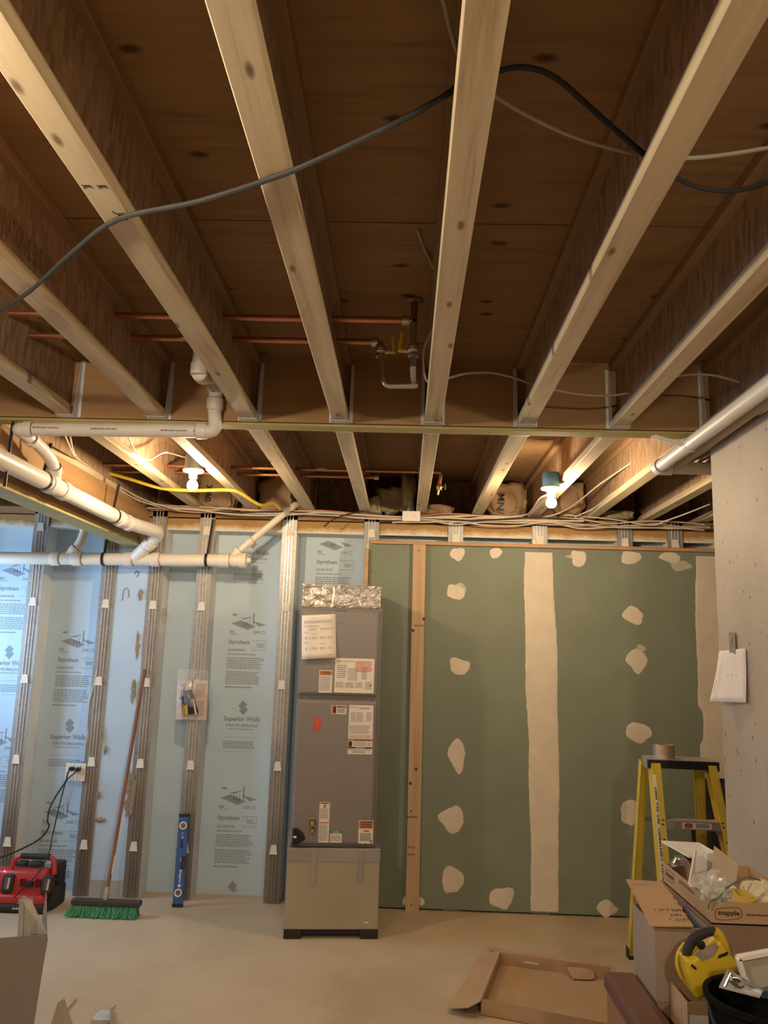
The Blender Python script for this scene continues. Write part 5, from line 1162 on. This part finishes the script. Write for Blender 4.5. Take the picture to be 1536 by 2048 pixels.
for v0 in (.085, L-.075):
    q = MB(); q.lathe([(.0, .0112), (.017, .0112), (.0172, .0135), (.026, .0135), (.026, .0112)], P(0, v0), fn, 28); k = q.build('vial_ring', M_WHT, lv, True)
    q = MB(); q.lathe([(.0168, .0120), (0, .0120)], P(0, v0), fn, 24); q.build('vial', plain('vial_glass', (.20, .15, .10), .15, var=.1), k); q = MB(); q.ring(P(0, v0, .0118), ux, ax, .026, .0285, 28); q.build('ring_edge', M_BLK, k)
q = MB(); q.bev((-.011, -.028, 0), (.011, .028, .0118), .009, 3, 0, Matrix(((ux.x, ax.x, fn.x, P(0, L-.19).x), (ux.y, ax.y, fn.y, P(0, L-.19).y), (ux.z, ax.z, fn.z, P(0, L-.19).z), (0, 0, 0, 1)))); q.build('centre_vial', M_BLK, lv, True)
q = MB(); q.obox(P(w_/2-.024, .2675, .001), ux*.006, fn*.026, ax*.075); 
for v0 in (.232, .303): q.obox(P(w_/2-.013, v0, .001), ux*.024, fn*.026, ax*.007)
q.build('grip_insert', M_BLK, lv)
q = MB(); text(q, 'EMPIRE', P(.009, .20, .0114), -ax, ux, .075, .018) if False else text(q, 'Empire', P(-.006, .225, .0116), -ax, ux, .078, .020)
q.ring(P(.004, .128, .0116), ux, ax, .006, .011, 14); q.add([P(-.006, .137, .0116), P(.014, .137, .0116), P(.006, .115, .0116)], [(0, 1, 2)])
q.ring(P(0, .10+.018, .0116), ux, ax, .003, .006, 12) if False else q.ring(P(.0, L-.125, .0116), ux, ax, .0055, .007, 14); text(q, 'TB', P(-.006, L-.155, .0116), ux, ax, .014, .014); text(q, 'em', P(-.002, .30, .0116), -ax, ux, .025, .010); q.build('printing', plain('pale_print', (.70, .72, .78), .5, var=0), lv)
# blister pouch hung on a stud
po = thing('tool_pouch', 'clear pouch with black and yellow tool on white card hanging from a stud', 'pouch', (-1.46, D-.02, 1.3))
y = D-.016
q = MB(); q.hexa([(-1.575, y-.0015, 1.185), (-1.362, y-.0015, 1.187), (-1.362, y, 1.187), (-1.575, y, 1.185), (-1.583, y-.0015, 1.448), (-1.368, y-.0015, 1.458), (-1.368, y, 1.458), (-1.583, y, 1.448)]); q.build('card', plain('pinkish_card', (.66, .52, .46), .7, var=.12, scale=12), po)
q = MB(); para(q, V(-1.45, y-.002, 1.43), V(1, 0, .03), W_, .07, .09, 8, seed=4); para(q, V(-1.43, y-.002, 1.31), V(1, 0, .03), W_, .05, .10, 7, seed=5); para(q, V(-1.57, y-.002, 1.43), V(1, 0, .03), W_, .06, .02, 2, seed=6); q.bar(V(-1.55, y-.002, 1.40), V(-1.525, y-.002, 1.40), .045, .0003); q.build('printing', plain('taupe_ink', (.33, .22, .18), .7, var=0), po)
# the tool: a curved black body with gold stripes
pts = catmull([V(-1.512, y-.024, 1.385), V(-1.497, y-.030, 1.34), V(-1.482, y-.032, 1.285), V(-1.468, y-.030, 1.225)], 8)
def ell(q, pts, rx, ry, n=16):
    vs = []
    for k, p in enumerate(pts):
        f = k/(len(pts)-1); a_, b_ = rx*(.72+.36*f), ry
        for j in range(n): an = 2*PI*j/n; vs.append(p+V(math.cos(an)*a_, math.sin(an)*b_, math.cos(an)*a_*.25))
    m_ = len(pts); q.add(vs, [(i*n+k, i*n+(k+1) % n, (i+1)*n+(k+1) % n, (i+1)*n+k) for i in range(m_-1) for k in range(n)]+[tuple(range(n)), tuple(range((m_-1)*n, m_*n))])
q = MB(); ell(q, pts, .052, .022); q.build('tool_body', plain('glossy_black', (.03, .03, .035), .15, var=.1), po, True)
for a, b, w__ in ((V(-1.497, y-.053, 1.290), V(-1.490, y-.053, 1.220), .022), (V(-1.516, y-.046, 1.29), V(-1.512, y-.046, 1.215), .011)):
    q = MB(); q.bar(a, b, w__, .006); q.build('yellow_stripe', plain('gold_plastic', (.50, .31, .05), .3), po)
q = MB(); q.bar(V(-1.452, y-.046, 1.33), V(-1.425, y-.046, 1.225), .011, .005); q.build('pale_stripe', plain('pale_pink', (.66, .52, .52), .4), po)
q = MB(); q.bar(V(-1.548, y-.02, 1.335), V(-1.528, y-.03, 1.30), .014, .02); q.build('red_button', plain('maroon', (.22, .04, .06), .4), po)
rn = random.Random(3)
q = MB(); q.sheet(lambda u, v: V(-1.582+.215*u, y-.012-.05*math.sin(PI*u)*math.sin(PI*min(1, v*1.1))+rn.uniform(-.004, .004), 1.183+.345*v), 10, 12); q.build('pouch_film', plain('clear_film', (.95, .95, .95), .08, var=0, alpha=.16), po, False)
q = MB(); q.tube(catmull([V(-1.467, y-.058, 1.385), V(-1.462, y-.06, 1.41), V(-1.466, y-.045, 1.45), V(-1.45, D-.004, 1.50)], 6), .003, 6); q.build('hook', M_BRASS, po, True)
# outlet with two plugs and cords
ou = thing('power_outlet', 'white double outlet box beside a wall stud with two black plugs', 'outlet', (-2.26, D-.01, .805))
a, b = at_y(132, 1526, D-.02), at_y(169, 1563, D-.02)
q = MB(); q.bev((a.x, D-.02, b.z), (b.x, D-.012, a.z), .004, 2); q.build('cover_plate', M_WHT, ou)
q = MB(); q.box((a.x+.01, D-.012, b.z+.01), (b.x-.01, FD, a.z-.01)); q.build('back_box', M_BLUE, ou)
for i, px in enumerate((143, 156)):
    c = at_y(px, 1545, D-.02); q = MB(); q.bev((c.x-.016, D-.0225, c.z-.05), (c.x+.016, D-.0195, c.z+.05), .003, 1); rc = q.build('receptacle', M_WHT, ou)
    q = MB()
    for zz in (-.032,):
        for dx, h in ((-.006, .006), (.006, .005)): q.box((c.x+dx-.0012, D-.0232, c.z+zz-h), (c.x+dx+.0012, D-.0224, c.z+zz+h))
        q.cyl(V(c.x, D-.0224, c.z+zz-.012), V(c.x, D-.0232, c.z+zz-.012), .003, n=8)
    q.build('slots', M_INKD, rc, kind='stuff')
def cord(label, pxs, plug, t=None):
    own = t is None
    if own: t = thing('extension_cable', label, 'cable', at_y(*pxs[0]))
    pts = [at_y(*p) for p in pxs]; q = MB(); q.tube(catmull(pts, 8), .0055 if 'thick' in label else .0042, 8); o = q.build('cable' if own else 'power_cord', M_RUB, t, True)
    p = pts[0]; q = MB(); q.bev((p.x-.014, D-.062, p.z-.012), (p.x+.018, D-.0235, p.z+.014), .006, 2); q.build('plug', M_BLK, t if own else o)
cord('thick black cable curving from the outlet out past the left edge', [(142, 1538, 5.69), (136, 1545, 5.64), (131, 1563, 5.62), (112, 1592, 5.60), (99, 1618, 5.58), (95, 1640, 5.57), (97, 1655, 5.57), (80, 1677, 5.56), (45, 1697, 5.54), (0, 1715, 5.52), (-40, 1722, 5.5)], 0)
cord('thin black power cord hanging from the outlet to the red charger', [(155, 1539, 5.69), (149, 1546, 5.64), (133, 1562, 5.62), (124, 1590, 5.60), (113, 1635, 5.56), (103, 1680, 5.50), (101, 1695, 5.47), (95, 1712, 5.42), (84, 1735, 5.36), (66, 1758, 5.345), (45, 1778, 5.335), (28, 1795, 5.33)], 1, ch)
cable('electrical_cable', [at_y(194, 1340, D-.008), at_y(186, 1375, D-.006), at_y(176, 1410, D-.006), at_y(172, 1440, D-.008), at_y(175, 1470, D-.01), at_y(166, 1500, D-.012), at_y(160, 1525, D-.013)], .0035, M_WIRE, 'thin cream cable running down the stud edge to the outlet', 'cable')

# ------------------------------------------------------------------- grey duct section at lower left, metal offcuts
ds = thing('duct_section', 'grey sheet metal duct piece with bent flaps standing at the lower left corner', 'duct', (-1.4, 2.9, 0))
q = MB(); fp_ = [V(-1.62, 2.90, 0), V(-1.245, 2.90, 0), V(-1.183, 2.90, .690), V(-1.189, 2.90, .706), V(-1.62, 2.90, .655)]; q.prism(fp_, V(0, .004, 0)); q.build('front_panel', plain('dark_grey_sheet', (.22, .20, .185), .5, .2, var=.06, scale=3), ds)
q = MB(); q.prism([V(-1.247, 2.905, 0), V(-1.185, 2.905, .69), V(-1.26, 3.04, .80), V(-1.32, 3.14, 0)], V(-.003, .002, 0)); q.build('side_panel', plain('pale_grey_sheet', (.36, .335, .305), .4, .3, var=.1), ds)
q = MB(); a = [at_y(36, 1872, 2.912), at_y(92, 1868, 2.912), at_y(60, 1800, 3.00), at_y(46, 1792, 3.0), at_y(39, 1803, 2.98)]; q.prism(a, V(.002, .003, .001)); q.build('flap', plain('pale_grey_sheet', (.36, .335, .305), .4, .3, var=.1), ds)
q = MB(); a = [at_y(35, 1873, 2.908), at_y(46, 1872, 2.908), at_y(48, 1802, 2.975), at_y(39, 1803, 2.975)]; q.prism(a, V(.0, -.002, 0)); q.build('fold', M_BANDG, ds)
q = MB(); a = [at_y(62, 1868, 2.91), at_y(75, 1867, 2.91), at_y(74, 1850, 2.93), at_y(64, 1790, 3.02), at_y(61, 1815, 2.99)]; q.prism(a, V(.0, -.002, 0)); q.build('fold', M_BANDG, ds)
q = MB(); a = at_y(115, 2006, 3.80); q.prism([V(a.x-.03, 3.80, 0), V(a.x+.06, 3.80, 0), V(a.x+.035, 3.80, .05), a], V(.01, .05, 0)); tag(q.build('metal_offcut', M_TAN, None), 'pointed sheet metal offcut at the bottom edge right of the duct piece', 'offcut')
q = MB(); a = at_y(183, 2039, 3.85); b = at_y(219, 2038, 3.85); q.box((a.x, 3.85, 0), (b.x, 3.95, a.z)); q.prism([V(b.x-.004, 3.85, 0), V(b.x+.004, 3.85, 0), V(b.x+.006, 3.85, a.z+.05), V(b.x, 3.85, a.z+.05)], V(0, .05, 0)); tag(q.build('metal_offcut', M_HANG, None), 'galvanized metal bracket piece at the bottom edge', 'offcut')
q = MB(); a, b = at_z(128, 2024, .006), at_z(150, 1998, .006); q.bar(a, b, .012, .008, ref=(0, 0, 1)); tag(q.build('floor_streak', M_STUD, None), 'pale thin streak on the concrete floor at lower left', 'mark')  # thin raised bar standing for a pale streak on the floor

# ------------------------------------------------------------------- groups of repeats
for o in list(COL.objects):
    if o.parent or 'group' in o or 'label' not in o: continue
    n = o.name.split('.')[0]
    if n == 'floor_joist': o['group'] = 'near-row floor joists' if o['label'].startswith('near') else 'far-row floor joists'
    g = {'insulation_batt': 'insulation in the joist ends', 'ceiling_lamp': 'bare bulb lamps', 'foam_board': 'foam boards on the drinks tray', 'cardboard_box': 'cartons in the pile', 'drywall_sheet': 'green drywall sheets', 'window_screen': 'screens behind the ladder', 'copper_pipe': 'copper water pipes', 'wood_strip': 'wood strips around the drywall', 'metal_offcut': 'metal offcuts on the floor', 'plastic_bag': 'plastic scraps in the drinks tray'}.get(n)
    if g: o['group'] = g
